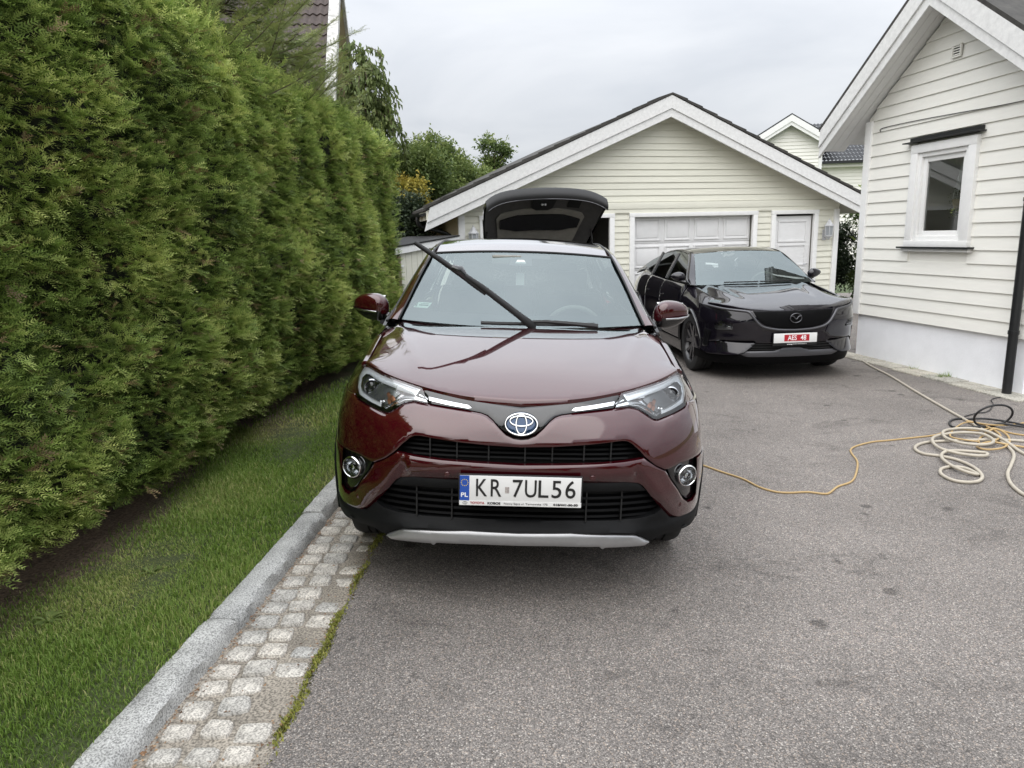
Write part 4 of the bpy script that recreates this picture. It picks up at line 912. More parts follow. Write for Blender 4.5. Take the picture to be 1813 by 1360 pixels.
cambox = MB(); strip(-.13, .10, .78, .96, 8, 5, cambox); strip(-.32, .30, .90, .97, 12, 3, cambox)
cambox.obj('sensor_shroud', simple('sensor_shroud_grey', (.12, .10, .115), .5), suv, 180)
p = ws(-.015, .82)+np.array((0, .004, 0)); mk('sensor_window', [tuple(p+np.array(q)) for q in ((-.04, -.004, -.012), (.04, -.004, -.012), (.022, .012, .016), (-.022, .012, .016))], [(0, 1, 2, 3)], M['white_card'], suv)
for nm, v_ in (('tag_cord', 0), ):
    a = np.array(ws(-.02, .80))+np.array((0, .05, 0)); V, F = tubegeo([tuple(a), tuple(a+np.array((.002, .005, -.05)))], .0025, 5); tg = mk('hanging_tag', boxv(tuple(a+np.array((.003, .006, -.10))), (.055, .002, .082)), BOXF, M['white_card'], None); tg.parent = suv
    mk('tag_cord', V, F, M['white_card'], tg)
stk = [wsp(u, v) for u, v in ((-.93, .165), (-.80, .165), (-.775, .235), (-.90, .235))]; mk('windscreen_sticker', stk, [(0, 1, 2, 3)], simple('pale_green_sticker', (.55, .68, .60), .6), suv)
b = MB(); 
for (u0, u1, v0, v1) in ((-.915, -.90, .175, .225), (-.885, -.80, .190, .205), (-.875, -.80, .214, .221)):
    P4 = [ws(u, v)+np.array((0, .0045, -.003)) for u, v in ((u0, v0), (u1, v0), (u1, v1), (u0, v1))]; b.add([tuple(p) for p in P4], [(0, 1, 2, 3)])
b.obj('sticker_print', simple('dark_green_print', (.05, .12, .08), .6), suv)
def rf(u, v):
    y = lerp(1.945, 4.15, v); w = float(np.interp(y, [1.93, 2.2, 2.7, 3.4, 4.15], [.610, .600, .598, .592, .57])); ze = float(np.interp(y, [1.93, 2.2, 2.5, 2.75, 3.4, 4.15], [1.553, 1.603, 1.630, 1.636, 1.612, 1.535]))
    x = (2*u-1)*w; c = 1-(2*u-1)**2; y2 = y-.085*c*(1-v)
    return (x, y2, ze+lerp(.028, .036, min(1, v*3))*c**.9)
V, F = grid(rf, 33, 33); mk('roof', V, F, M['red'], suv, 180)
V, F = tubegeo([tuple(ws(u, 1.0)+np.array((0, .002, .003))) for u in np.linspace(-1, 1, 25)], .0075, 6); mk('windscreen_header_seal', V, F, M['matte_black'], suv, 60)
panel('rear_body', full([(0, .40), (.80, .40), (.86, .60), (.84, .95), (.78, 1.18), (0, 1.20)]), lambda x, z: (x, 4.52-.10*abs(x/.86)**3-.05*max(0, z-.8), z), M['red'], suv, .06, .03, (0, -1, 0))
V, F = grid(lambda u, v: ((2*u-1)*lerp(.76, .60, v), lerp(4.47, 4.15, v)-.10*abs(2*u-1)**3, lerp(1.18, 1.545, v)+.03*(1-(2*u-1)**2)*v), 15, 8); mk('rear_window', V, F, M['sideglass'], suv, 180)
box('underbody', (0, 2.35, .36), (1.30, 3.6, .20), M['void'], suv)
box('cabin_tub', (0, 2.6, .62), (1.56, 2.9, .46), M['trim'], suv)
V, F = solid(*grid(lambda u, v: ((2*u-1)*.76, 1.16+.62*v, 1.085+.045*math.sin(math.pi*min(1, v*1.3))-.10*max(0, v-.75)), 12, 8), (0, 0, -.35)); mk('dashboard', V, F, M['trim'], suv, 40)
stw = bpy.data.objects.new('steering_wheel', None); COL.objects.link(stw); stw.parent = suv; stw.location = (.36, 1.88, 1.06); stw.rotation_euler = (rad(-65), 0, 0)
V, F = tubegeo([(.185*math.cos(a), .185*math.sin(a), 0) for a in np.linspace(0, 2*math.pi, 37)[:-1]], .017, 8, False, True); mk('wheel_rim', V, F, M['trimlight'], stw, 60)
box('wheel_hub', (0, 0, .01), (.15, .12, .05), M['trim'], stw, .02); box('wheel_spoke', (0, 0, .0), (.36, .03, .02), M['trim'], stw)
for s in (1, -1):
    for yy, zz in ((2.35, 0), (3.25, .02)):
        st_ = bpy.data.objects.new('seat', None); COL.objects.link(st_); st_.parent = suv; st_.location = (s*.37, yy, zz)
        box('seat_back', (0, .12, 1.02), (.48, .16, .52), M['trim'], st_, .05); box('headrest', (0, .17, 1.36), (.27, .10, .17), M['trim'], st_, .04); box('seat_cushion', (0, -.15, .86), (.50, .50, .14), M['trim'], st_, .05)
# cabin mirror
box('cabin_mirror', tuple(ws(0, .80)+np.array((-.10, .10, .02))), (.20, .03, .06), M['trimlight'], suv, .015)
# ---- door mirrors
for s in (1, -1):
    mr_ = bpy.data.objects.new('door_mirror', None); COL.objects.link(mr_); mr_.parent = suv; mr_.location = (s*.952, 1.545, 1.228)
    nu, nv = 36, 22; V = []
    for j in range(nv+1):
        ph = math.pi*(j/nv-.5)
        for i in range(nu):
            th = 2*math.pi*i/nu
            c = lambda a, e: math.copysign(abs(math.cos(a))**e, math.cos(a)); sn = lambda a, e: math.copysign(abs(math.sin(a))**e, math.sin(a))
            x = .116*c(ph, .8)*c(th, .62); y = .075*c(ph, .8)*sn(th, .9); z = .098*sn(ph, .85)
            o_ = (x+.116)/.232                      # 0 at the door, 1 at the tip
            z *= lerp(1.0, .62, o_**1.6); y *= lerp(1.0, .75, o_); z += .006*o_-.012*(1-o_)
            y += .05*o_**2-.02*z/.08*.3
            V.append((s*x, y, z))
    Fc = []; Fh = []
    for j in range(nv):
        for i in range(nu):
            k = (i+1) % nu; f = (j*nu+i, j*nu+k, (j+1)*nu+k, (j+1)*nu+i)
            cz = sum(V[a][2] for a in f)/4; cx = abs(s*sum(V[a][0] for a in f)/4+.116)/.232
            (Fc if cz > lerp(-.040, -.008, cx) else Fh).append(f if s > 0 else tuple(reversed(f)))
    mobj('mirror_cap', fixn(mesh('mirror_cap', V, Fc, 60)), M['red'], mr_)
    hs = mobj('mirror_housing', fixn(mesh('mirror_housing', [(a*1.0, b_*1.0, c_) for a, b_, c_ in V], Fh, 60)), M['gloss_black'], mr_)
    box('mirror_glass', (0, .068, .0), (.17, .012, .13), M['chrome'], mr_, .005)
    V, F = tubegeo([(-s*.07, .0, -.045), (-s*.11, -.01, -.062), (-s*.145, -.03, -.075)], [.032, .026, .03], 10); mk('mirror_foot', V, F, M['gloss_black'], mr_, 60)
    V, F = tubegeo([(s*x, y, z) for x, y, z in ((-.05, -.078, -.028), (.03, -.072, -.022), (.09, -.035, -.014), (.112, .02, -.008))], .006, 6); mk('turn_signal', V, F, M['dimchrome'], mr_, 60)
# ---- wipers
def hoodpt(x, y, dz): return (x, y, hood_z(x, y)+dz)
panel('cowl', full([(0, 1.10), (.45, 1.17), (.74, 1.28), (.70, 1.36), (.4, 1.27), (0, 1.20)]), lambda x, y: (x, y, 1.148+.02*abs(x)), M['matte_black'], suv, .05, .03, (0, 0, -1))
w1 = bpy.data.objects.new('parked_wiper', None); COL.objects.link(w1); w1.parent = suv
P = [tuple(ws(u, .02)+np.array((0, -.022, .014-.008*abs(u-.1)))) for u in np.linspace(-.32, .58, 12)]
V, F = tubegeo(P, .011, 6); mk('wiper_blade', V, F, M['matte_black'], w1, 50)
P = [tuple(ws(u, v)+np.array((0, -.035, .022))) for u, v in ((.60, -.02), (.40, .012), (.20, .035), (.06, .03))]
V, F = tubegeo(P, [.016, .013, .011, .010], 6); mk('wiper_arm', V, F, M['matte_black'], w1, 50)
w2 = bpy.data.objects.new('raised_wiper', None); COL.objects.link(w2); w2.parent = suv
base = np.array((.062, 1.115, 1.182)); tip = np.array((-.600, 1.03, 1.640)); dirv = (tip-base)
perp = np.array((dirv[2], 0, -dirv[0])); perp /= np.linalg.norm(perp)
arm = [base+np.array((0, .03, -.03)), base, base+dirv*.12+perp*.004, base+dirv*.45+perp*.012, base+dirv*.66+perp*.006]
V, F = tubegeo([tuple(p) for p in arm], [.026, .025, .020, .017, .014], 8); mk('wiper_arm', V, F, M['matte_black'], w2, 60)
bl = [base+dirv*t-perp*o for t, o in ((.40, .010), (.50, .006), (.62, .0), (.80, .0), (1.0, .004))]
V, F = tubegeo([tuple(p) for p in bl], [.008, .012, .015, .015, .012], 8); mk('wiper_blade', V, F, M['matte_black'], w2, 60)
a = base+dirv*.58; c_ = base+dirv*.70
V, F = tubegeo([tuple(a+perp*.004), tuple((a+c_)/2+perp*.016), tuple(c_+perp*.004)], [.016, .027, .016], 8); mk('wiper_joint', V, F, M['gloss_black'], w2, 60)
# ================================================================== buildings
def board(parent, a0, a1, b0, b1, z0, z1, mat, out0=.026, out1=.010, y=0.0, name='board'):
    """one lapped weatherboard: bottom edge a0..a1 at z0, top edge b0..b1 at z1"""
    V = [(a0, y-out0, z0), (a1, y-out0, z0), (a1, y, z0), (a0, y, z0), (b0, y-out1, z1), (b1, y-out1, z1), (b1, y, z1), (b0, y, z1)]
    return mk(name, V, BOXF, mat, parent)
def siding(parent, f0, f1, z0, z1, pitch, mat, rs, y=0.0, jit=.0025):
    z = z0
    while z < z1-.01:
        t = min(z+pitch, z1); j0, j1 = rs.uniform(-jit, jit), rs.uniform(-jit, jit)
        if f1(z)-f0(z) > .05:
            V0 = (f0(z), f1(z), f0(t), max(f1(t), f0(t)+.01))
            a0, a1, b0, b1 = V0
            o0 = .026+rs.uniform(-.003, .004)
            V = [(a0, y-o0, z+j0), (a1, y-o0, z+j1), (a1, y, z), (a0, y, z), (b0, y-.009, t+j0), (b1, y-.009, t+j1), (b1, y, t), (b0, y, t)]
            mk('board', V, BOXF, mat, parent)
        z = t
def prism(poly, y0_, y1_):                      # polygon in x-z extruded along y
    n = len(poly); V = [(x, y0_, z) for x, z in poly]+[(x, y1_, z) for x, z in poly]
    return V, [tuple(range(n)), tuple(range(2*n-1, n-1, -1))]+[(i, i+n, (i+1) % n+n, (i+1) % n) for i in range(n)]
def pr(name, poly, y0_, y1_, mat, parent, bev=0):
    me = mesh(name, *prism(poly, y0_, y1_)); fixn(me)
    if bev:
        bm = bmesh.new(); bm.from_mesh(me); bmesh.ops.bevel(bm, geom=bm.edges[:], offset=bev, segments=1, affect='EDGES'); bm.to_mesh(me); bm.free()
    return mobj(name, me, mat, parent)
rs = random.Random(21)
# ------------------------------------------------------------------ garage
GA = math.atan2(2.0, 7.67)
ga = thing('double_garage', 'cream weatherboard double garage with white bargeboards and panelled doors', 'garage', (-.88, 13.0, 0), (0, 0, GA))
GW, GD, GP, SL = 7.93, 6.6, 3.95, .425
gtop = lambda s_: 4.05-SL*abs(s_-GP)             # top of the roof deck at the wall
pr('wall', [(-.0, -.2), (.42, -.2), (.42, 1.99), (2.93, 1.99), (2.93, -.2), (3.33, -.2), (3.33, 1.99), (5.99, 1.99), (5.99, -.2), (6.40, -.2), (6.40, 1.99), (7.40, 1.99), (7.40, -.2), (GW, -.2), (GW, gtop(GW)-.14), (GP, gtop(GP)-.14), (0, gtop(0)-.14)], .0, .12, M['cream'], ga)
for a, b_ in ((.0, .42), (2.95, 3.31), (6.01, 6.38), (7.42, GW)):
    siding(ga, lambda z, a=a: a+.02, lambda z, b_=b_: b_-.02, -.06, 2.07, .118, M['cream'], rs)
siding(ga, lambda z: max(.05, GP-(gtop(GP)-.16-z)/SL), lambda z: min(GW-.05, GP+(gtop(GP)-.16-z)/SL), 2.27, gtop(GP)-.16, .118, M['cream'], rs)
box('trim_band', (GW/2, -.022, 2.10), (GW, .044, .075), M['cream'], ga, .004); box('trim_band', (GW/2, -.028, 2.20), (GW, .056, .125), M['cream'], ga, .006)
for x in (.045, GW-.045): box('corner_board', (x, -.03, .95), (.115, .065, 2.25), M['white_wood'], ga, .005)
for a, b_ in ((.42, 2.93), (3.33, 5.99), (6.40, 7.40)):
    for x in (a+.005, b_-.005): box('door_casing', (x, -.030, .97), (.095, .07, 2.13), M['white_wood'], ga, .004)
    box('door_casing', ((a+b_)/2, -.031, 2.025), (b_-a+.10, .072, .075), M['white_wood'], ga, .004)
# panelled lifting door
gd = bpy.data.objects.new('garage_door', None); COL.objects.link(gd); gd.parent = ga; gd.location = (3.375, .07, -.05)
DW, DH = 2.57, 2.05
for r in range(4):
    z0 = r*DH/4
    box('door_section', (DW/2, .02, z0+DH/8), (DW, .04, DH/4-.006), M['door_white'], gd, .003)
    for c in range(4):
        cx = DW*(c+.5)/4; w, h = DW/4-.115, DH/4-.125
        box('door_panel', (cx, -.004, z0+DH/8), (w-.09, .016, h-.09), M['door_white'], gd, .006)
        b = MB()
        for (px_, pz_, sx_, sz_) in ((0, h/2, w+.025, .022), (0, -h/2, w+.025, .022), (w/2, 0, .022, h-.022), (-w/2, 0, .022, h-.022)): b.box((cx+px_, -.009, z0+DH/8+pz_), (sx_, .022, sz_))
        b.obj('panel_moulding', M['door_white'], gd)
# side door
sd = bpy.data.objects.new('side_door', None); COL.objects.link(sd); sd.parent = ga; sd.location = (6.46, .03, -.05)
box('door_leaf', (.44, .02, 1.0), (.88, .04, 2.0), M['door_white'], sd, .003)
for k, (z0, z1) in enumerate(((1.50, 1.90), (1.02, 1.42), (.54, .94), (.10, .46))):
    b = MB()
    for (cx, cz, sx, sz) in ((.44, z1, .66, .03), (.44, z0, .66, .03), (.12, (z0+z1)/2, .03, z1-z0-.03), (.76, (z0+z1)/2, .03, z1-z0-.03)): b.box((cx, -.008, cz), (sx, .018, sz))
    b.obj('panel_moulding', M['door_white'], sd)
for z in (1.7, .35): box('hinge', (.0, -.012, z), (.02, .02, .12), M['lantern'], sd)
b = MB(); b.tube([(.80, -.0, 1.03), (.80, -.05, 1.03), (.70, -.055, 1.03)], .009, 8); b.obj('door_handle', M['dimchrome'], sd, 50)
# shell
def leftwall():
    z = -.06
    while z < 2.2:
        V = [(-.022, .03, z), (0, .03, z), (0, GD, z), (-.022, GD, z), (-.008, .03, z+.135), (0, .03, z+.135), (0, GD, z+.135), (-.008, GD, z+.135)]
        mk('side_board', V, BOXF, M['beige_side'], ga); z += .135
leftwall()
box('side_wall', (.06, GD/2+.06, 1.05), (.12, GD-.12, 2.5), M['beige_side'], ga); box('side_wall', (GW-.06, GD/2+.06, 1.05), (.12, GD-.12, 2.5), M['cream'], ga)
box('corner_board', (-.035, GD-.02, .95), (.05, .10, 2.3), M['white_wood'], ga)
pr('rear_wall', [(0, -.2), (GW, -.2), (GW, gtop(GW)-.14), (GP, gtop(GP)-.14), (0, gtop(0)-.14)], GD-.12, GD, M['cream'], ga)
box('garage_floor', (GW/2, GD/2, -.10), (GW-.26, GD-.3, .06), simple('concrete_floor', (.18, .18, .175), .9, noise=.2), ga)
box('inner_partition', (3.13, GD/2, 1.0), (.08, GD-.3, 2.2), M['trim'], ga)
for sg in (-1, 1):
    e = -.62 if sg < 0 else GW+.62
    pr('roof_deck', [(GP, 4.05-.11), (GP, 4.10-.01), (e, gtop(e)+.04), (e, gtop(e)-.11)], -.34, GD+.3, M['cream'], ga)
    pr('roof_covering', [(GP, 4.095), (GP, 4.15), (e-sg*-.04, gtop(e)+.085), (e-sg*-.04, gtop(e)+.042)], -.37, GD+.3, M['roof_old'], ga)
    zt = lambda s_, d: gtop(s_)+d
    pr('bargeboard', [(GP, zt(GP, .075)), (GP, zt(GP, -.155)), (e, zt(e, -.155)), (e-sg*.06, zt(e, .075)+.02)], -.385, -.343, M['white_wood_worn'], ga, .004)
    pr('bargeboard', [(GP, zt(GP, -.150)), (GP, zt(GP, -.30)), (e+sg*.04, zt(e, -.30)-.0), (e, zt(e, -.150))], -.362, -.330, M['white_wood_worn'], ga, .004)
    n = 15
    for k in range(n):                              # verge tiles showing over the bargeboard
        s0 = GP+(e-GP)*k/n; s1 = GP+(e-GP)*(k+1)/n
        pr('verge_tile', [(s0, gtop(s0)+.088), (s0, gtop(s0)+.125-.01*(k == 0)), (s1, gtop(s1)+.145), (s1, gtop(s1)+.088)], -.40, .02, M['roof_old'], ga)
def gutter(parent, x, z, y0_, y1_, r=.06):
    V = []; n = 10
    for y in (y0_, y1_):
        for k in range(n+1): a = math.pi+math.pi*k/n; V.append((x+r*math.cos(a), y, z+r*math.sin(a)))
        for k in range(n, -1, -1): a = math.pi+math.pi*k/n; V.append((x+(r-.008)*math.cos(a), y, z+(r-.008)*math.sin(a)))
    m_ = 2*(n+1); F = [(i, (i+1) % m_, m_+(i+1) % m_, m_+i) for i in range(m_)]+[tuple(range(m_-1, -1, -1)), tuple(range(m_, 2*m_))]
    return mk('gutter', V, F, M['black_metal'], parent, 40)
gutter(ga, -.69, 2.12, -.33, GD+.25)
V, F = tubegeo(cat([(-.69, .25, 2.07), (-.69, .25, 1.98), (-.62, .27, 1.90), (-.25, .30, 1.80), (-.09, .30, 1.70), (-.085, .30, 1.5), (-.085, .30, .1)], 4), .038, 10); mk('downpipe', V, F, M['black_metal'], ga, 60)
for k in range(14): box('rafter_end', (-.42, .15+k*.47, 2.06), (.42, .05, .09), M['beige_side'], ga)
def lantern(s_, z, label):
    L = thing('wall_lantern', label, 'lamp', group='garage wall lanterns'); L.location = Matrix.Rotation(GA, 4, 'Z') @ Vector((s_, -.15, z)) + Vector((-.88, 13.0, 0)); L.rotation_euler = (0, 0, GA)
    V, F = lathe([(.10, .10), (.075, .125), (.03, .20), (.012, .215), (.012, .235), (.001, .24)], 6, 'Z'); mk('lantern_roof', V, F, M['lantern'], L)
    V, F = lathe([(.085, .10), (.095, .10), (.095, .085), (.07, .085)], 6, 'Z'); mk('lantern_collar', V, F, M['lantern'], L)
    V, F = lathe([(.001, -.19), (.018, -.17), (.05, -.125), (.078, -.11), (.078, -.095), (.001, -.095)], 6, 'Z'); mk('lantern_base', V, F, M['lantern'], L)
    V, F = lathe([(.070, -.095), (.080, .088)], 6, 'Z'); mk('lantern_pane', V, F, M['frost'], L)
    for k in range(6):
        a = 2*math.pi*k/6; V, F = tubegeo([(.074*math.cos(a), .074*math.sin(a), -.10), (.084*math.cos(a), .084*math.sin(a), .09)], .007, 5); mk('lantern_bar', V, F, M['lantern'], L)
    V, F = tubegeo([(0, .02, -.15), (0, .12, -.12)], .014, 8); mk('wall_bracket', V, F, M['lantern'], L, 60)
    box('wall_plate', (0, .135, -.08), (.10, .03, .22), M['lantern'], L, .01)
lantern(7.63, 1.64, 'pale grey lantern on garage wall right of the side door')
lantern(.235, 1.66, 'pale grey lantern on garage wall beside the open doorway')

# ------------------------------------------------------------------ house wing on the right
HA = rad(-80.6); HP, HSL = 1.31, .74
ho = thing('house_wing', 'pale cream weatherboard house gable with white plinth and small window', 'house', (4.92, 9.94, 0), (0, 0, HA))
htop = lambda s_: 4.46-HSL*abs(s_-HP)            # top of the bargeboards
WL, WR, HD = -.10, 2.72, 3.4
wallz = lambda s_: htop(s_)-.32
pr('plinth', [(WL+.03, -.3), (WR-.03, -.3), (WR-.03, .515), (WL+.03, .515)], .02, HD, M['render'], ho)
w0, w1, v0, v1 = .93, 1.74, 1.50, 2.57          # window opening
pr('wall', [(WL, .50), (WR, .50), (WR, wallz(WR)), (HP, wallz(HP)), (WL, wallz(WL))], .10, .14, M['cream2'], ho)
# the wall behind the boards leaves the window open
b = MB()
for poly in ([(WL, .50), (WR, .50), (WR, v0), (WL, v0)], [(WL, v0), (w0, v0), (w0, v1), (WL, v1)], [(w1, v0), (WR, v0), (WR, v1), (w1, v1)], [(WL, v1), (WR, v1), (WR, wallz(WR)), (HP, wallz(HP)), (WL, wallz(WL))]): b.add(*prism(poly, 0, .099))
bpy.data.objects.remove([o for o in ho.children if o.name.startswith('wall')][0])
b.obj('wall', M['cream2'], ho, None, True)
lo_ = lambda z: max(WL+.10, HP-(wallz(HP)-z)/HSL); hi_ = lambda z: min(WR-.02, HP+(wallz(HP)-z)/HSL)
z = .50
while z < wallz(HP)-.02:
    t = min(z+.1505, wallz(HP)-.005); o0 = .027; cuts = [(lo_, hi_)]
    if t > v0-.10 and z < v1+.12: cuts = [(lo_, lambda q: .86), (lambda q: 1.81, hi_)]
    for f0, f1 in cuts:
        a0, a1, b0, b1 = f0(z), f1(z), f0(t), max(f1(t), f0(t)+.01)
        if a1-a0 < .03: continue
        mk('board', [(a0, -o0, z), (a1, -o0, z), (a1, 0, z), (a0, 0, z), (b0, -.009, t+.004), (b1, -.009, t+.004), (b1, 0, t+.004), (b0, 0, t+.004)], BOXF, M['cream2'], ho)
    z = t
box('corner_board', (WL+.045, -.02, 1.78), (.125, .055, 2.56), M['white_wood'], ho, .005); box('corner_board', (WL-.03, .06, 1.78), (.05, .13, 2.56), M['white_wood'], ho, .005)
for x, w in ((WL+.05, .1), (WR-.05, .1)): box('side_wall', (x, HD/2+.1, 1.8), (w, HD-.2, 2.6), M['cream2'], ho)
box('end_wall', ((WL+WR)/2, HD-.05, 1.9), (WR-WL-.2, .1, 2.8), M['cream2'], ho)
box('room_floor', ((WL+WR)/2, HD/2, .62), (WR-WL-.2, HD-.3, .1), simple('room_floor', (.12, .08, .05), .6), ho)
for sg in (-1, 1):
    e = HP+sg*1.92
    pr('roof_deck', [(HP, htop(HP)-.20), (HP, htop(HP)-.02), (e, htop(e)-.02), (e, htop(e)-.20)], -.355, HD+.2, M['white_wood'], ho)
    pr('roof_covering', [(HP, htop(HP)-.015), (HP, htop(HP)+.04), (e+sg*.03, htop(e)+.03), (e+sg*.03, htop(e)-.02)], -.40, HD+.2, M['roof_old'], ho)
    pr('bargeboard', [(HP, htop(HP)), (HP, htop(HP)-.24), (e+sg*.03, htop(e)-.24), (e, htop(e))], -.40, -.357, M['white_wood_worn'], ho, .004)
    pr('bargeboard', [(HP, htop(HP)-.235), (HP, htop(HP)-.37), (e+sg*.05, htop(e)-.375), (e+sg*.03, htop(e)-.235)], -.378, -.340, M['white_wood_worn'], ho, .004)
    for k in range(3):                              # soffit boards under the verge
        y0_ = -.338+k*.113; pr('soffit_board', [(HP, htop(HP)-.29), (HP, htop(HP)-.262), (e, htop(e)-.262), (e, htop(e)-.29)], y0_, y0_+.108, M['white_wood'], ho)
# window
wi = bpy.data.objects.new('window', None); COL.objects.link(wi); wi.parent = ho
for x in (.885, 1.785): box('window_casing', (x, -.035, 2.04), (.115, .07, 1.20), M['white_wood'], wi, .006)
box('window_casing', (1.335, -.037, 2.60), (1.02, .074, .10), M['white_wood'], wi, .006); box('window_casing', (1.335, -.037, 1.47), (1.02, .074, .075), M['white_wood'], wi, .006)
for x, w in ((.965, .055), (1.705, .055)): box('window_frame', (x, -.0, 2.03), (w, .09, 1.04), M['white_wood'], wi, .004)
for z, h in ((2.525, .055), (1.535, .055)): box('window_frame', (1.335, -.0, z), (.685, .088, h), M['white_wood'], wi, .004)
for x in (1.025, 1.645): box('sash', (x, .012, 2.03), (.062, .05, .932), M['white_wood'], wi, .005)
for z in (2.468, 1.592): box('sash', (1.335, .012, z), (.558, .048, .062), M['white_wood'], wi, .005)
mk('pane', [(1.05, .012, 1.618), (1.62, .012, 1.618), (1.62, .012, 2.442), (1.05, .012, 2.442)], [(0, 1, 2, 3)], M['pane'], wi)
pr('head_flashing', [(.72, 2.675), (1.905, 2.675), (1.905, 2.69), (.72, 2.69)], -.12, -.0, M['black_metal'], wi, .003); box('head_flashing_upstand', (1.32, -.032, 2.715), (1.12, .02, .055), M['black_metal'], wi)
box('sill_flashing', (1.325, -.055, 1.425), (1.16, .11, .022), M['black_metal'], wi, .003); box('sill_board', (1.325, -.04, 1.395), (1.08, .06, .035), M['white_wood'], wi, .004)
vt = bpy.data.objects.new('wall_vent', None); COL.objects.link(vt); vt.parent = ho; vt.location = (1.39, -.03, 3.605)
for x, z, sx, sz in ((0, .062, .14, .016), (0, -.062, .14, .016), (.062, 0, .016, .124), (-.062, 0, .016, .124)): box('vent_frame', (x, -.012, z), (sx, .02, sz), M['cream2'], vt)
box('vent_back', (0, .002, 0), (.12, .006, .11), M['void'], vt)
for k in range(4): box('vent_slat', (0, -.008, -.040+k*.027), (.106, .016, .012), M['cream2'], vt)
V, F = tubegeo(cat([(.18, -.035, 2.90), (.22, -.034, 2.945), (.8, -.034, 2.945), (1.5, -.034, 2.925), (2.1, -.034, 2.905), (2.7, -.034, 2.90)], 6), .0045, 6); mk('wall_cable', V, F, M['cable_b'], ho, 60)
dp = bpy.data.objects.new('downpipe', None); COL.objects.link(dp); dp.parent = ho; dp.location = (2.62, -.10, 0)
V, F = tubegeo([(0, 0, -.12), (0, 0, 1.4), (0, 0, 2.85)], .046, 14); mk('pipe', V, F, M['black_metal'], dp, 60)
for z in (.55, 1.9): V, F = lathe([(.047, z), (.053, z), (.053, z+.04), (.047, z+.04)], 14, 'Z'); mk('pipe_clip', V, F, M['black_metal'], dp)
# paving strip along the plinth
for k in range(7):
    s0 = -.35+k*.47; j = rs.uniform(-.02, .02); o = pr('paving_slab', [(s0, -.16), (s0+.455, -.16), (s0+.455, -.078+j*.15), (s0, -.08+j*.1)], -.26+j, .03, M['flag'], ho, .008)
# hanging basket behind the pane
hb = thing('hanging_basket', 'wicker basket with trailing plant hanging inside the house window', 'planter'); hb.matrix_world = Matrix.Translation((4.92, 9.94, 0)) @ Matrix.Rotation(HA, 4, 'Z') @ Matrix.Translation((1.46, .13, 1.95))
V, F = lathe([(.001, -.08), (.055, -.08), (.075, -.03), (.088, .03), (.082, .03), (.07, .0)], 18, 'Z'); mk('basket', V, F, M['wicker'], hb, 50)
for k in range(4):
    a = 2*math.pi*k/4+.4; V, F = tubegeo([(.085*math.cos(a), .085*math.sin(a), .03), (0, 0, .55)], .004, 5); mk('cord', V, F, M['white_card'], hb)
n = 90; P = np.stack([RNG.normal(0, .05, n), RNG.normal(0, .05, n), RNG.uniform(-.16, .12, n)], 1); scatter('plant', LEAF, P, RNG.normal(0, 1, (n, 3)), np.tile([[0., .1, 1.]], (n, 1)), RNG.uniform(.03, .06, n), RNG.uniform(.3, .9, n), M['leaf'], hb)

# ------------------------------------------------------------------ pale house behind the garage
fh = thing('distant_house', 'pale weatherboard house with dark tiled roof behind the garage', 'house', (11.4, 34.0, -.66), (0, 0, rad(-8)))
W_ = 2.95; FP = 7.30; wz = lambda s_: FP-.60*abs(s_-W_/2)
pr('wall', [(0, -.3), (W_, -.3), (W_, wz(W_)-.1), (W_/2, wz(W_/2)-.1), (0, wz(0)-.1)], 0, 2.2, M['cream2'], fh)
b = MB(); z = .2
while z < FP-.2:
    a = max(0.02, W_/2-(FP-.12-z)/.60); c = W_-a; b.add([(a, -.04, z), (c, -.04, z), (c, 0, z), (a, 0, z), (a, -.008, z+.155), (c, -.008, z+.155), (c, 0, z+.155), (a, 0, z+.155)], BOXF); z += .155
b.obj('siding', M['cream2'], fh)
for sg in (-1, 1):
    e = W_/2+sg*(W_/2+.45)
    pr('roof_covering', [(W_/2, FP+.05), (W_/2, FP+.13), (e, wz(e)+.12), (e, wz(e)+.04)], -.42, 2.0, M['rooftile_dark'], fh)
    pr('bargeboard', [(W_/2, FP+.06), (W_/2, FP-.22), (e, wz(e)-.22), (e, wz(e)+.05)], -.46, -.40, M['white_wood'], fh); pr('bargeboard', [(W_/2, FP-.22), (W_/2, FP-.38), (e, wz(e)-.36), (e, wz(e)-.21)], -.42, -.36, M['white_wood'], fh)
for x in (.06, W_-.06): box('corner_board', (x, -.04, 3.0), (.14, .06, 6.2), M['white_wood'], fh)
fw = bpy.data.objects.new('window', None); COL.objects.link(fw); fw.parent = fh
box('window_frame', (1.6, -.04, 4.2), (1.0, .08, 1.1), M['white_wood'], fw); box('window_pane', (1.6, -.06, 4.2), (.8, .05, .9), M['gloss_black'], fw)
# wing that runs on to the right, and the main roof above it
box('wing_wall', (W_+3.0, 2.2, 2.5), (6.0, 3.0, 5.4), M['cream2'], fh)
b = MB(); z = .2
while z < 5.1:
    b.add([(W_, .66, z), (W_+6, .66, z), (W_+6, .70, z), (W_, .70, z), (W_, .692, z+.155), (W_+6, .692, z+.155), (W_+6, .7, z+.155), (W_, .7, z+.155)], BOXF); z += .155
b.obj('siding', M['cream2'], fh)
box('wing_gutter', (W_+3.2, .16, 5.30), (6.2, .14, .12), M['black_metal'], fh)
b = MB()
for r in range(12):                                 # courses of the main roof
    y0_, z0 = .15+r*.30, 5.35+r*.175; n = 44; x0, x1 = W_/2+.15, W_+6
    for k in range(n):
        a, c = x0+(x1-x0)*k/n, x0+(x1-x0)*(k+1)/n; m_ = (a+c)/2; b.add([(a, y0_, z0), (m_, y0_-.01, z0+.06), (c, y0_, z0), (a, y0_+.33, z0+.17), (m_, y0_+.33, z0+.22), (c, y0_+.33, z0+.17)], [(0, 1, 4, 3), (1, 2, 5, 4)])
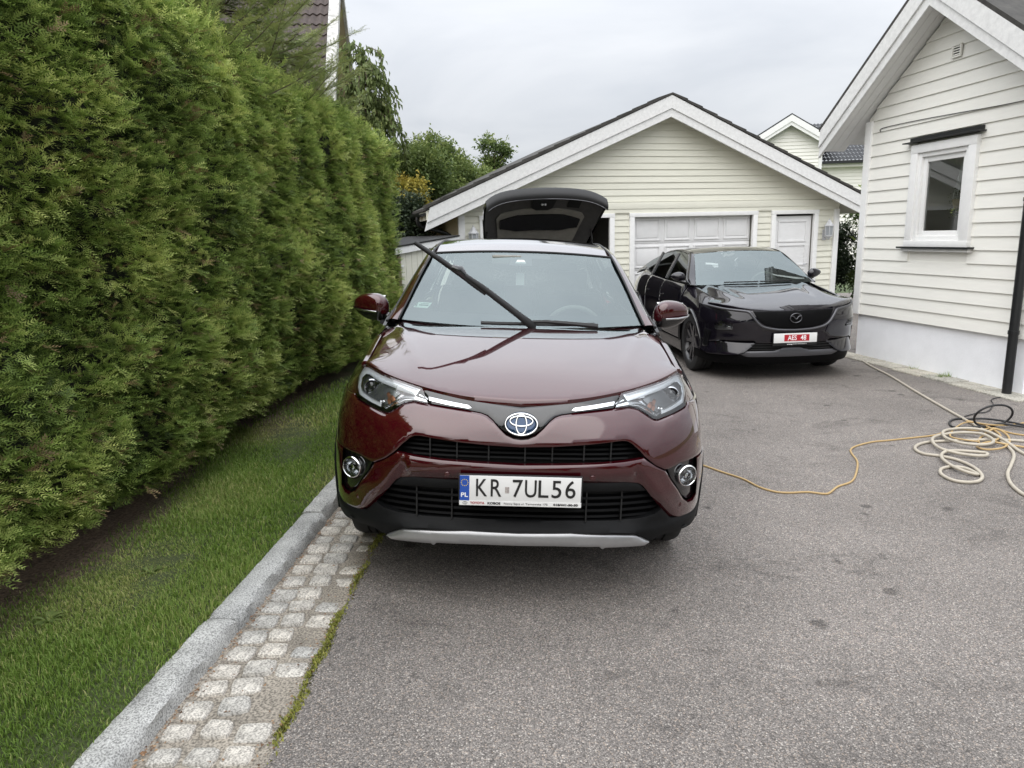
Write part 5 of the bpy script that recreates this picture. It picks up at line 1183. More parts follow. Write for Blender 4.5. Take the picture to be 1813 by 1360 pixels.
b.obj('main_roof', M['rooftile_dark'], fh)
pr('main_roof_deck', [(W_/2+.2, 5.1), (W_+6, 5.1), (W_+6, 5.3), (W_/2+.2, 5.3)], .3, 3.6, M['cream2'], fh)

# ------------------------------------------------------------------ tiled house behind the hedge
M['peeling'] = simple('peeling_white_paint', (.56, .55, .53), .7, noise=.5, nscale=9, bump=.3, bscale=30)
lh = thing('tiled_house', 'house with brown tiled roof and white gable trim behind the hedge', 'house', (-3.75, 18.0, 0), (0, 0, rad(6.5)))
# local: ridge along -x at y=0, gable end at x=0 facing +x
AZ, RS = 7.85, 1.12
tm = MB(); n = 13
for k in range(n):
    a = k/(n-1); x = .32*a; zz_ = .020*math.cos(2*math.pi*2*a)
    tm.V += [(x, 0, zz_+.03), (x, .0, zz_+.012), (x, .42, zz_)]
for k in range(n-1): q = k*3; tm.F += [(q, q+3, q+5, q+2), (q+1, q+4, q+3, q)]
TM = mesh('roof_tile', tm.V, tm.F, 60); TM.materials.append(M['rooftile'])
ang = math.atan(RS)
rd = bpy.data.objects.new('front_roof', None)
pr_ = lambda y: AZ-RS*abs(y)
me = mesh('roof', [(-8, 0, AZ-.06), (0, 0, AZ-.06), (0, -3.6, pr_(3.6)-.06), (-8, -3.6, pr_(3.6)-.06), (0, 3.6, pr_(3.6)-.06), (-8, 3.6, pr_(3.6)-.06)], [(0, 1, 2, 3), (1, 0, 5, 4)])
rd = mobj('roof', me, M['rooftile'], lh)
for r in range(14):
    for c in range(9):
        o = bpy.data.objects.new('roof_tile', TM); COL.objects.link(o); o.parent = rd
        d = .36*(r+1); o.location = (-.50-.315*c, -d*math.cos(ang), AZ-d*math.sin(ang)+.0); o.rotation_euler = (ang, 0, 0)
V, F = tubegeo([(-8, 0, AZ+.03), (0, 0, AZ+.03)], .10, 10); mk('ridge_cap', V, F, M['rooftile'], lh, 60)
for sg in (-1, 1):
    e = 3.7
    V = [(-.02, 0, AZ+.06), (.05, 0, AZ+.06), (.05, sg*e, pr_(e)+.06), (-.02, sg*e, pr_(e)+.06), (-.02, 0, AZ-.22), (.05, 0, AZ-.22), (.05, sg*e, pr_(e)-.22), (-.02, sg*e, pr_(e)-.22)]
    me = mesh('bargeboard', V, BOXF); fixn(me); mobj('bargeboard', me, M['peeling'], lh)
    V = [(-.17, 0, AZ+.035), (0, 0, AZ+.035), (0, sg*e, pr_(e)+.035), (-.17, sg*e, pr_(e)+.035), (-.17, 0, AZ+.065), (0, 0, AZ+.065), (0, sg*e, pr_(e)+.065), (-.17, sg*e, pr_(e)+.065)]
    me = mesh('verge_cover', V, BOXF); fixn(me); mobj('verge_cover', me, M['peeling'], lh)
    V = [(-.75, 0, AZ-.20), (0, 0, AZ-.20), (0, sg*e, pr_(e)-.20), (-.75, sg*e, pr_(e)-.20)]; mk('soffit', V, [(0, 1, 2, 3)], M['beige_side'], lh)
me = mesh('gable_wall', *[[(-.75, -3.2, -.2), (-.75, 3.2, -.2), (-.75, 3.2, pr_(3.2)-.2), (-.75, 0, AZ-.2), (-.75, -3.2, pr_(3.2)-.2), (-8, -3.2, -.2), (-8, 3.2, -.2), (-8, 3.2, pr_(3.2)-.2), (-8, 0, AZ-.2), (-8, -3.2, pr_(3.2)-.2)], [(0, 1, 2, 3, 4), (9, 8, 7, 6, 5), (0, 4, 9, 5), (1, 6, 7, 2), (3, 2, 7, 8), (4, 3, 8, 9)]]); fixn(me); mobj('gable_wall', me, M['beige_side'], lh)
# tiny white gable far beyond the hedge end
q = aty(700, 300, 34)
fg2 = thing('far_cottage', 'small white gabled cottage far behind the shrubs', 'house', (q.x, 34, 0), (0, 0, rad(-20)))
pr('wall', [(-2, -.3), (2, -.3), (2, 3.6), (0, 5.3), (-2, 3.6)], 0, 5, M['cream2'], fg2)
for sg in (-1, 1):
    pr('roof', [(0, 5.35), (0, 5.5), (sg*2.4, 3.45), (sg*2.4, 3.3)], -.3, 5.2, M['rooftile_dark'], fg2); pr('bargeboard', [(0, 5.4), (0, 5.15), (sg*2.4, 3.1), (sg*2.4, 3.35)], -.36, -.29, M['white_wood'], fg2)

# ------------------------------------------------------------------ bin shelter by the garage
sh = thing('bin_shelter', 'low cream boarded bin shelter with black side beside the garage', 'shed', (-1.70, 11.0, .03), (0, 0, rad(58)))
Lh = 1.45; ztop = lambda s_: 1.44+.09*s_
for k in range(10):
    a, c = .06+k*(Lh-.06)/10, .06+(k+1)*(Lh-.06)/10; V = [(a+.004, -.0, 0), (c-.004, 0, 0), (c-.004, .02, 0), (a+.004, .02, 0), (a+.004, 0, ztop(a)), (c-.004, 0, ztop(c)), (c-.004, .02, ztop(c)), (a+.004, .02, ztop(a))]; mk('board', V, BOXF, M['cream'], sh)
box('corner_post', (.02, .01, .70), (.07, .07, 1.40), M['post_wood'], sh, .004)
for k in range(7): box('side_board', (-.03, .06+k*.125, .71), (.02, .118, 1.42), M['post_dark'], sh)
box('back_wall', (Lh/2, .95, .72), (Lh, .03, 1.44), M['post_dark'], sh)
V = [(-.10, -.06, ztop(-.1)), (Lh+.1, -.06, ztop(Lh+.1)), (Lh+.1, -.03, ztop(Lh+.1)), (-.10, -.03, ztop(-.1)), (-.10, -.06, ztop(-.1)+.10), (Lh+.1, -.06, ztop(Lh+.1)+.10), (Lh+.1, -.03, ztop(Lh+.1)+.10), (-.10, -.03, ztop(-.1)+.10)]; mk('fascia', V, BOXF, M['white_wood'], sh)
V = [(-.14, -.075, ztop(-.1)+.103), (Lh+.1, -.075, ztop(Lh+.1)+.103), (Lh+.1, 1.05, ztop(Lh+.1)+.103), (-.14, 1.05, ztop(-.1)+.103), (-.14, -.075, ztop(-.1)+.125), (Lh+.1, -.075, ztop(Lh+.1)+.125), (Lh+.1, 1.05, ztop(Lh+.1)+.125), (-.14, 1.05, ztop(-.1)+.125)]; mk('felt_roof', V, BOXF, M['post_dark'], sh)
box('hinge', (.075, -.012, 1.25), (.11, .012, .035), M['white_wood'], sh); box('hinge', (.05, -.012, 1.25), (.03, .014, .10), M['white_wood'], sh)
# heap of brown clippings between hedge and shelter
V, F = grid(lambda u, v: (-2.05+.75*math.cos(6.283*u)*(1-v)**.8*(1+.15*math.sin(9*u)), 11.25+.55*math.sin(6.283*u)*(1-v)**.8, .05+1.05*math.sin(v*1.57)*(1+.06*math.sin(u*31))), 28, 10); hp = mk('compost_heap', V, F, M['soil'], None, 180); prop(hp, 'brown heap of clippings between the hedge end and bin shelter', 'heap')
# ================================================================== trees and shrubs
def leafy(name, label, catg, base, h, rx, ry, z0, n, size, mat, seed, group=None, tint0=.45, trunk=.05, lobes=9, tmpl=None):
    t = thing(name, label, catg, base, group=group); r = np.random.default_rng(seed)
    b = MB(); C = []
    b.tube([(0, 0, -.2), (.03, 0, h*.3), (-.02, .02, h*.62)], [trunk, trunk*.8, trunk*.45], 8)
    for k in range(lobes):
        a = 6.283*k/lobes+r.uniform(-.4, .4); zz = z0+(h-z0)*r.uniform(.15, .9); f = math.sqrt(max(.05, 1-((zz-z0)/(h-z0)-.4)**2*2)); c = np.array([rx*.62*f*math.cos(a), ry*.62*f*math.sin(a), zz]); C.append((c, r.uniform(.30, .48)*min(rx, (h-z0)/2)))
        b.tube([(0, 0, max(.1, zz*.45)), tuple(c*.6+np.array([0, 0, zz*.22])), tuple(c)], [trunk*.45, trunk*.3, trunk*.12], 6)
    C.append((np.array([0, 0, h*.82]), min(rx, (h-z0)/2)*.45)); C.append((np.array([0, 0, (h+z0)/2]), min(rx, (h-z0)/2)*.6))
    b.obj('trunk', M['bark'], t, 60)
    w = np.array([q[1] for q in C])**2; ci = r.choice(len(C), n, p=w/w.sum()); d = r.normal(0, 1, (n, 3)); d /= np.linalg.norm(d, axis=1, keepdims=True)
    rr = r.random(n)**.42*(1+r.normal(0, .12, n)); cc = np.array([q[0] for q in C])[ci]; cr_ = np.array([q[1] for q in C])[ci]
    P = cc+d*(rr*cr_)[:, None]*np.array([1.15, 1.15, 1.0]); P[:, 2] = np.maximum(P[:, 2], z0*.5)
    D = d*.7+r.normal(0, .6, (n, 3)); U = np.tile([[0., 0., 1.]], (n, 1))+r.normal(0, .5, (n, 3))
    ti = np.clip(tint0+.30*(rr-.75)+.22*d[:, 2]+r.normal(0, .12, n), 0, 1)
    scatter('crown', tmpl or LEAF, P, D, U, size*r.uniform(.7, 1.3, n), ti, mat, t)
    return t
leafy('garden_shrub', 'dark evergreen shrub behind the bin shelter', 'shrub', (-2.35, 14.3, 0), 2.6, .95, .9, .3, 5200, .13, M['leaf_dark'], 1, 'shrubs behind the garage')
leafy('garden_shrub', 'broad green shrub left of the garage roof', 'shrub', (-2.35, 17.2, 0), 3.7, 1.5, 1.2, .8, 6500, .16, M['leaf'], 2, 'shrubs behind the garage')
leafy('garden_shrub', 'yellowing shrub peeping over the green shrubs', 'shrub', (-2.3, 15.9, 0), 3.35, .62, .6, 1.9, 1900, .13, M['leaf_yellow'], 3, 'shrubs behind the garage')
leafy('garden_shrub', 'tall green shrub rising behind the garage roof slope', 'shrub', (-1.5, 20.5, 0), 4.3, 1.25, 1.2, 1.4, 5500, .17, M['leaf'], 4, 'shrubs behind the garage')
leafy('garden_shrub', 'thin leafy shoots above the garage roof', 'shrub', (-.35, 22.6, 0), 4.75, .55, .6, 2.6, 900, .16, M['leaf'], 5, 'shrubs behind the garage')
leafy('garden_shrub', 'green shrub in the gap between garage and house', 'shrub', (8.35, 15.6, -.1), 2.5, 1.0, .9, .2, 5200, .15, M['leaf'], 6, None, .36)
leafy('garden_shrub', 'dark shrub low behind the black car by house corner', 'shrub', (7.2, 16.6, -.1), 1.9, .8, .8, .1, 3000, .13, M['leaf_dark'], 7)
# across the street, behind the viewpoint (it shows in the paintwork)
for k, (x, y, h, rx) in enumerate(((-9, -13, 6.5, 3.2), (-3.5, -15, 5.0, 2.6), (2.5, -14, 4.2, 2.4), (8, -15, 6.8, 3.2), (13.5, -12, 5.5, 2.8))):
    leafy('street_tree', ('tall', 'rounded', 'low', 'broad', 'bushy')[k]+' leafy tree across the street facing the driveway', 'tree', (x, y, 0), h, rx, rx, .5, 1500, .65, M['leaf'], 60+k, 'trees across the street', .4, .16)
def weeping(base, h, seed):
    t = thing('weeping_birch', 'weeping broadleaf tree behind the hedge end', 'tree', base); r = np.random.default_rng(seed); b = MB()
    b.tube([(0, 0, -.2), (.05, 0, h*.4), (0, .05, h*.75), (.02, 0, h*.97)], [.10, .08, .05, .012], 8); P = []; D = []; T = []
    for k in range(60):
        a = r.uniform(0, 6.283); z = h*r.uniform(.5, .98); L = r.uniform(.4, .95)*(1.25-z/h*.55); d = np.array([math.cos(a), math.sin(a)]); pts = []
        for s_ in np.linspace(0, 1, 9): pts.append((d[0]*L*min(1, s_*1.5), d[1]*L*min(1, s_*1.5), z+.35*s_*(1-s_)*2-1.05*s_**2*L))
        b.tube(pts, [.014*(1-s_*.8) for s_ in np.linspace(0, 1, 9)], 5)
        for q in range(80):
            i = r.random()**.7*8; k_ = min(7, int(i)); p = np.array(pts[k_])*(1-(i-k_))+np.array(pts[k_+1])*(i-k_); P.append(p+r.normal(0, .045, 3)); D.append(np.array([d[0]*.3, d[1]*.3, -1])+r.normal(0, .35, 3)); T.append(.42+r.normal(0, .15)+.15*(p[2]/h-.7))
    b.obj('trunk', M['bark'], t, 60); n = len(P)
    scatter('crown', [leaf_t(.42)], np.array(P), np.array(D), np.tile([[.5, .4, .3]], (n, 1))+r.normal(0, .5, (n, 3)), r.uniform(.10, .17, n), np.clip(T, 0, 1), M['birch'], t)
weeping((-2.95, 15.8, 0), 5.65, 5)
def spruce(label, base, h, spread, seed, z0=2.85):
    t = thing('spruce_tree', label, 'tree', base, group='young spruces behind the hedge'); r = np.random.default_rng(seed); b = MB()
    b.tube([(0, 0, -.2), (0, 0, h*.5), (.02, 0, h)], [.08, .05, .008], 7); P = []; D = []; T = []; S = []
    z = z0
    while z < h:
        f = 1-(z-z0)/(h-z0+.4); k = 10
        for q in range(k):
            a = 6.283*q/k+r.uniform(-.35, .35); L = (spread*f+.18)*r.uniform(.75, 1.15); up = r.uniform(.10, .45); pts = [np.array([math.cos(a)*L*s_, math.sin(a)*L*s_, z+up*L*s_**1.6-.10*L*math.sin(s_*3.14)]) for s_ in np.linspace(0, 1, 7)]
            b.tube([tuple(p) for p in pts], [.012*(1-.8*s_) for s_ in np.linspace(0, 1, 7)], 5)
            m_ = int(L/.055)+3
            for w in range(m_):
                s_ = .15+.85*(w+.5)/m_; i = s_*6; k_ = min(5, int(i)); p = pts[k_]*(1-(i-k_))+pts[k_+1]*(i-k_); td = pts[k_+1]-pts[k_]; td /= np.linalg.norm(td); sd_ = np.cross([0, 0, 1.], td)
                for sg in (1, -1):
                    P.append(p); D.append(td*.75+sd_*sg*r.uniform(.5, 1)+np.array([0, 0, r.uniform(-.15, .4)])); S.append(r.uniform(.13, .24)*(1.15-.5*s_)); T.append(.38+.25*s_+r.normal(0, .10))
            P.append(pts[-1]); D.append(pts[-1]-pts[-2]); S.append(.17); T.append(.7)
        z += r.uniform(.15, .22)
    P.append(np.array([0, 0, h-.1])); D.append(np.array([0, .01, 1.])); S.append(.25); T.append(.6)
    b.obj('trunk', M['bark'], t, 60); n = len(P)
    scatter('crown', SPR_L, np.array(P), np.array(D), np.tile([[0., 0., 1.]], (n, 1))+r.normal(0, .3, (n, 3)), np.array(S), np.clip(T, 0, 1), M['spruce'], t)
spruce('young spruce with upright tips rising above the hedge top', (-2.95, 6.1, 0), 5.6, 1.15, 1)
spruce('bushy spruce behind the hedge under the brown roof', (-2.95, 7.9, 0), 6.3, 1.35, 2)
spruce('sparse spruce tips in front of the white gable trim', (-2.75, 9.5, 0), 4.15, .85, 3)
spruce('tall spruce behind the hedge beyond the grass strip', (-3.6, 4.7, 0), 5.2, 1.0, 4)
# ================================================================== black crossover
bc = thing('parked_crossover', 'glossy black crossover with red number plate parked beside the house', 'car', (3.345, 8.3, -.10), (0, 0, rad(3.2)))
B0 = smooth_tab([(0, .14), (.18, .09), (.27, .05), (.40, .03), (.52, .015), (.6, .0), (.75, .0), (.84, .015), (.88, .035), (.95, .09), (1.1, .25)], .018)
BA, BL, BN = .968, .85, 2.8
def bplanY(x): t = min(abs(x)/BA, .9985); return BL*(1-(1-t**BN)**(1/BN))
def BF(x, z): return B0(z)+bplanY(x)
def bplanW(y):
    if y >= BL: return BA
    y = max(y, .0005); return BA*(1-(1-y/BL)**BN)**(1/BN)
def bf(off=0.0, sc=None): return lambda x, z: (x, BF(x, z)+off+(sc(abs(x), z) if sc else 0), z)
_c2 = np.polyfit([.02, .06, .15, .30, .6, .9, 1.2, 1.35], [.852, .872, .905, .945, .998, 1.040, 1.075, 1.088], 5); B_y = np.linspace(0, 1.5, 300); B_z = np.polyval(_c2, B_y)
BH = lambda y: float(np.interp(y, B_y, B_z))
def bbelt(y): return float(np.interp(y, [.3, .5, .9, 1.3, 1.5, 2.5, 3.3, 3.9, 4.4], [.925, .955, 1.020, 1.075, 1.085, 1.10, 1.13, 1.20, 1.16]))
def bbx(y): return float(np.interp(y, [.3, .5, .9, 1.3, 1.5, 3.2, 3.9, 4.7], [.72, .80, .80, .80, .872, .872, .80, .66]))
def BS(y, z):
    w = bplanW(y-B0(z)) if y < 1.2 else BA
    if y > 3.7: w -= .16*((y-3.7)/1.05)**2
    w -= .03*max(0, (.60-z)/.4)**1.4+.018*math.exp(-((z-.62)/.10)**2)*sstep(1.2, 1.8, y)*(1-sstep(2.9, 3.4, y))
    zt, xt = bbelt(y), bbx(y); s_ = min(max((z-.74)/(zt-.74), 0), 1); return w-(w-xt)*s_**2.8
def bs(side, off=0): return lambda y, z: (side*(BS(y, z)+off), y, z)
panel('nose_core', full([(0, .84), (.7, .86), (.85, .88), (.85, .30), (0, .26)]), lambda x, z: (x, BF(min(abs(x), .85), z)+.12, z), M['void'], bc, .06, .02)
def bsc(x, z): return .012*math.exp(-((z-.60)/.05)**2)*sstep(.35, .6, x)-.018*math.exp(-((z-.72)/.06)**2)*sstep(.45, .7, x)
edge = [(0, .848), (.30, .853), (.50, .858), (.62, .866), (.78, .882), (.90, .905), (.945, .915)]
panel('bumper', full(edge+[(.963, .80), (.963, .50), (.90, .46), (.80, .50), (.46, .50), (.42, .47), (0, .47)]), bf(0, bsc), M['blackpaint'], bc, .03, .03)
for s in (1, -1):
    cp = [(s*x, z) for x, z in [(.40, .488), (.80, .490), (.900, .452), (.962, .485), (.962, .345), (.90, .318), (.64, .333), (.56, .36), (.47, .43)]]
    panel('bumper_corner', cp, bf(0, lambda x, z: -.055+.62*max(0, z-.33)), M['blackpaint'], bc, .03, .04)
    air = [(s*x, z) for x, z in [(.885, .60), (.925, .62), (.935, .40), (.905, .37)]]
    panel('air_curtain', air, bf(-.012), M['gloss_black'], bc, .03, .01)
panel('lower_intake', full([(0, .475), (.42, .478), (.50, .44), (.57, .36), (0, .36)]), bf(.03), M['void'], bc, .04, .01)
for z in (.39, .42, .45):
    b = MB(); xs = np.linspace(-.48, .48, 21)
    for i in range(20): b.box(((xs[i]+xs[i+1])/2, BF((xs[i]+xs[i+1])/2, z)+.014, z), (.0485, .015, .007))
    b.obj('intake_slat', M['matte_black'], bc)
M['satin_grey'] = simple('satin_grey_trim', (.10, .10, .108), .32, metal=.5)
panel('chin_plate', full([(0, .412), (.10, .410), (.17, .385), (.22, .372), (.55, .368), (.61, .335), (.52, .302), (0, .300)]), bf(-.010, lambda x, z: .25*max(0, z-.33)), M['satin_grey'], bc, .03, .03)
panel('lower_cladding', full([(0, .298), (.52, .300), (.64, .330), (.90, .315), (.962, .34), (.962, .24), (.80, .205), (0, .20)]), bf(.004, lambda x, z: .10*max(0, .30-z)), M['slat'], bc, .04, .05)
panel('grille_panel', full([(0, .846), (.30, .850), (.485, .853), (.455, .79), (.40, .715), (.34, .678), (.20, .648), (0, .638)]), bf(-.006), M['slat'], bc, .03, .015)
Pg = cat([(.93, .908), (.78, .876), (.62, .858), (.535, .842), (.49, .79), (.43, .71), (.355, .662), (.20, .632), (0, .622)], 5)
P = [(x, BF(x, z)-.010, z) for x, z in Pg]+[(-x, BF(x, z)-.010, z) for x, z in reversed(Pg[:-1])]
V, F = tubegeo(P, .014, 8); V = [tuple(v) for v in V]; mk('grille_wing', V, F, M['satin_grey'], bc, 60)
em = bpy.data.objects.new('emblem', None); COL.objects.link(em); em.parent = bc; em.location = (0, BF(0, .765)-.022, .765)
V, F = tubegeo([(x, 0, z) for x, z in ell(0, 0, .068, .054, 36)], .006, 6, False, True); mk('badge_ring', V, F, M['satin_grey'], em, 60)
V, F = tubegeo(cat([(-.060, -.003, .026), (-.030, -.006, .018), (0, -.008, -.012), (.030, -.006, .018), (.060, -.003, .026)], 4), .006, 6); mk('badge_wings', V, F, M['satin_grey'], em, 60)
# plate
M['white_print_worn'] = simple('illegible_white_print', (.5, .5, .5), .6, noise=.9, nscale=160)
bp_ = bpy.data.objects.new('number_plate', None); COL.objects.link(bp_); bp_.parent = bc; bp_.location = (0, -.03, .528)
box('plate_holder', (0, .014, -.012), (.53, .02, .15), M['matte_black'], bp_, .004); box('plate_sheet', (0, 0, .005), (.52, .006, .112), M['white_plastic'], bp_, .002)
box('plate_red_field', (.016, -.004, .006), (.30, .002, .076), M['plate_red'], bp_)
text('plate_letters', 'AES', (-.040, -.0056, .004), M['print_white'], bp_, .080, width=.108, bold=.0012); text('plate_letters', '48', (.095, -.0056, .004), M['print_white'], bp_, .080, width=.066, bold=.0012)
text('dealer_address', 'www.g', (-.065, .003, -.068), M['print_white'], bp_, .018, width=.065, bold=.0006)
box('dealer_print', (.048, .0036, -.067), (.15, .0012, .0075), M['white_print_worn'], bp_); box('dealer_print', (.135, .0036, -.067), (.012, .0012, .0075), M['white_print_worn'], bp_)
for s in (1, -1):
    hl = bpy.data.objects.new('headlight', None); COL.objects.link(hl); hl.parent = bc
    q = lambda P: [(s*x, z) for x, z in P]
    panel('lamp_housing', q([(.69, .72), (.80, .735), (.865, .70), (.85, .625), (.70, .63)]), bf(-.008), M['lampdark'], hl, .03, .02)
    panel('lamp_reflector', q([(.725, .705), (.80, .712), (.80, .690), (.725, .686)]), bf(-.014), M['dimchrome'], hl, .03, .01); panel('lamp_reflector', q([(.715, .668), (.77, .672), (.77, .645), (.715, .643)]), bf(-.014), M['dimchrome'], hl, .03, .01)
    V, F = patch(q([(.69, .72), (.80, .735), (.865, .70), (.85, .625), (.70, .63)]), bf(-.018), .03, 0); mk('lens', V, F, M['lens'], hl, 180)
# bonnet with two raised creases
def bhz(x, y):
    a = abs(x); z = BH(y)+.012*(1-sstep(.30+.12*y, .36+.16*y, a))*sstep(.25, .6, y)-.030*sstep(.60, .82, a)*sstep(.2, .6, y)-.012*(a/.9)**4
    return z+.016*math.exp(-((a-(.50+.12*y))/.05)**2)*sstep(.3, .8, y)
hp_ = [(x, BF(x, z)+.002) for x, z in edge[:-1]]+[(.86, .50), (.83, .62), (.815, .9), (.81, 1.15), (.79, 1.26), (.55, 1.21), (.3, 1.17), (0, 1.155)]
panel('bonnet', full(hp_), lambda x, y: (x, y, bhz(x, y)), M['blackpaint'], bc, .03, .02, (0, 0, -1), .003)
for s in (1, -1):
    td = (-s, 0, 0)
    fen = [(.50, .945), (.47, .915), (.52, .905), (.63, .880), (.63, .70)]+arc(.98, .385, .425, 146, 8)[1:]+[(1.42, .445), (1.42, .8), (1.38, bbelt(1.38))]+[(y, bbelt(y)) for y in (1.2, 1.0, .85, .7, .6)]
    panel('fender', fen, bs(s), M['blackpaint'], bc, .03, .02, td)
    for nm, a, b_ in (('front_door', 1.426, 2.47), ('rear_door', 2.476, 3.34)):
        d = [(a, .36), (b_, .36), (b_, bbelt(b_))]+[(lerp(b_, a, k/6), bbelt(lerp(b_, a, k/6))) for k in range(1, 7)]; dd = panel(nm, d, bs(s), M['blackpaint'], bc, .05, .02, td); box('door_handle', (s*(BS(b_-.12, .90)+.004), b_-.14, .90), (.012, .16, .026), M['blackpaint'], dd, .005)
    qp = [(3.346, .36), (3.346, bbelt(3.34)), (3.7, bbelt(3.7)), (4.0, bbelt(4.0)), (4.5, 1.12), (4.72, .95), (4.74, .55), (4.62, .40)]+arc(3.88, .385, .425, 4, 158)
    panel('rear_quarter', qp, bs(s), M['blackpaint'], bc, .04, .02, td)
    panel('sill_cladding', [(1.35, .20), (3.48, .20), (3.48, .355), (1.35, .355)], bs(s, .006), M['gloss_black'], bc, .06, .05, td)
    for cy in (.98, 3.88):
        V, F = tubegeo([(s*(BS(y, z)+.003), y, z) for y, z in arc(cy, .385, .42, 186, -6, 30)], .020, 8); mk('arch_lip', V, F, M['gloss_black'], bc, 60)
        V, F = grid(lambda u, v: (s*(.45+.47*u), cy+.44*math.cos(math.pi*v), .385+.44*math.sin(math.pi*v)), 2, 12); mk('wheel_well', V, F, M['void'], bc)
        wheel('wheel', bc, (s*.835, cy, .375), .375, .235, M['rimdark'], 5, s, 1)
    def bgx(y, z): return .870-.235*(max(0, z-1.09)/.44)**1.1
    gp = [(1.50, 1.115), (1.66, 1.24), (1.86, 1.385), (2.02, 1.462), (2.3, 1.50), (2.7, 1.505), (3.2, 1.465), (3.7, 1.36), (4.02, 1.265), (3.9, 1.235), (3.4, 1.165), (2.5, 1.118)]
    V, F = patch(gp, lambda y, z: (s*(bgx(y, z)-.004), y, z), .05, 0); mk('side_window', V, F, M['sideglass'], bc, 180)
    panel('rear_pillar_panel', [(3.30, 1.13), (3.35, 1.445), (3.7, 1.36), (4.05, 1.262), (4.34, 1.165), (4.40, 1.10), (3.9, 1.17)], lambda y, z: (s*(bgx(y, z)-.012), y, z), M['gloss_black'], bc, .06, .01, td)
    for yb in (2.46, 3.32): V, F = tubegeo([(s*(bgx(yb, z)+.001), yb+.05*(z-1.1), z) for z in np.linspace(1.12, 1.48, 6)], .02, 6); mk('window_pillar', V, F, M['gloss_black'], bc, 60)
    E1 = cat([(.800, 1.255, 1.085), (.755, 1.42, 1.195), (.690, 1.66, 1.355), (.628, 1.90, 1.478), (.605, 2.2, 1.525), (.598, 2.6, 1.535), (.585, 3.2, 1.500), (.56, 3.8, 1.395), (.53, 4.35, 1.235)], 5)
    E2 = cat([(.850, 1.30, 1.085), (.838, 1.52, 1.15), (.755, 1.75, 1.31), (.668, 2.00, 1.458), (.640, 2.3, 1.505), (.635, 2.7, 1.508), (.655, 3.2, 1.468), (.70, 3.8, 1.335), (.72, 4.30, 1.17)], 5)
    def pil(u, v):
        i = v*(len(E1)-1); k = min(int(i), len(E1)-2); f_ = i-k; a = np.array(E1[k])*(1-f_)+np.array(E1[k+1])*f_; c = np.array(E2[k])*(1-f_)+np.array(E2[k+1])*f_
        p = a+(c-a)*u; bl = .014*math.sin(math.pi*u); return (s*(p[0]+bl*.8), p[1], p[2]+bl*.6)
    V, F = grid(pil, 7, len(E1)); mk('pillar_and_roof_rail', V, F, M['blackpaint'], bc, 180)
    V, F = tubegeo([(s*p[0], p[1], p[2]) for p in E2], .010, 6); mk('window_seal', V, F, M['gloss_black'], bc, 60)
    panel('mirror_sail', [(1.33, 1.08), (1.56, 1.10), (1.60, 1.19), (1.50, 1.155)], lambda y, z: (s*(bgx(y, z)-.002), y, z), M['gloss_black'], bc, .05, .02, td)
    mr_ = bpy.data.objects.new('door_mirror', None); COL.objects.link(mr_); mr_.parent = bc; mr_.location = (s*.955, 1.53, 1.185)
    me = bpy.data.meshes.new('mirror_cap'); bm = bmesh.new(); bmesh.ops.create_uvsphere(bm, u_segments=20, v_segments=12, radius=1)
    for v in bm.verts:
        o_ = (s*v.co.x+1)/2; v.co = Vector((v.co.x*.10, v.co.y*.065+.03*o_, v.co.z*.066*(1.08-.45*o_**2)+.012*o_))
    bm.to_mesh(me); bm.free(); me.polygons.foreach_set('use_smooth', [True]*len(me.polygons)); mobj('mirror_cap', me, M['blackpaint'], mr_)
    V, F = tubegeo([(-s*.02, 0, -.05), (-s*.09, -.01, -.07), (-s*.12, -.02, -.075)], .022, 8); mk('mirror_foot', V, F, M['gloss_black'], mr_, 60)
def bws(u, v):
    x = u*lerp(.795, .622, v); c = 1-u*u; y = lerp(1.262-.10*c, 1.905-.10*c, v); z = lerp(1.088+.0*c, 1.480+.03*c, v); bl = .02*math.sin(math.pi*v); return np.array((x, y-bl*.5, z+bl*.85))
V, F = grid(lambda u, v: tuple(bws(2*u-1, v)), 25, 15); mk('windscreen', V, F, M['windscreen'], bc, 180)
fb = MB()
def bstrip(b, u0, u1, v0, v1, nu, nv): b.add(*grid(lambda a, c: tuple(bws(lerp(u0, u1, a), lerp(v0, v1, c))+np.array((0, .006, -.004))), nu, nv))
bstrip(fb, -1, 1, 0, .10, 25, 3); bstrip(fb, -1, 1, .94, 1, 25, 3); bstrip(fb, -1, -.95, .1, .95, 3, 10); bstrip(fb, .95, 1, .1, .95, 3, 10); bstrip(fb, -.16, .16, .80, .95, 8, 4)
fb.obj('windscreen_frit', M['frit'], bc, 180)
def brf(u, v):
    y = lerp(1.905, 4.35, v); w = float(np.interp(y, [1.9, 2.2, 2.6, 3.2, 3.8, 4.35], [.626, .605, .598, .585, .56, .53])); ze = float(np.interp(y, [1.9, 2.2, 2.6, 3.2, 3.8, 4.35], [1.479, 1.525, 1.535, 1.50, 1.395, 1.235])); c = 1-(2*u-1)**2
    return ((2*u-1)*w, y-.10*c*(1-v), ze+.034*c**.9)
V, F = grid(brf, 25, 31); mk('roof', V, F, M['blackpaint'], bc, 180)
panel('rear_body', full([(0, .38), (.80, .38), (.82, .7), (.74, 1.0), (.56, 1.20), (0, 1.24)]), lambda x, z: (x, 4.74-.14*abs(x/.82)**3-.35*max(0, z-1.0), z), M['blackpaint'], bc, .07, .03, (0, -1, 0))
box('underbody', (0, 2.4, .34), (1.40, 3.9, .22), M['void'], bc); box('cabin_tub', (0, 2.7, .60), (1.60, 2.9, .5), M['trim'], bc)
V, F = solid(*grid(lambda u, v: ((2*u-1)*.78, 1.22+.60*v, 1.035+.03*math.sin(math.pi*v)), 10, 6), (0, 0, -.35)); mk('dashboard', V, F, M['trim'], bc, 40)
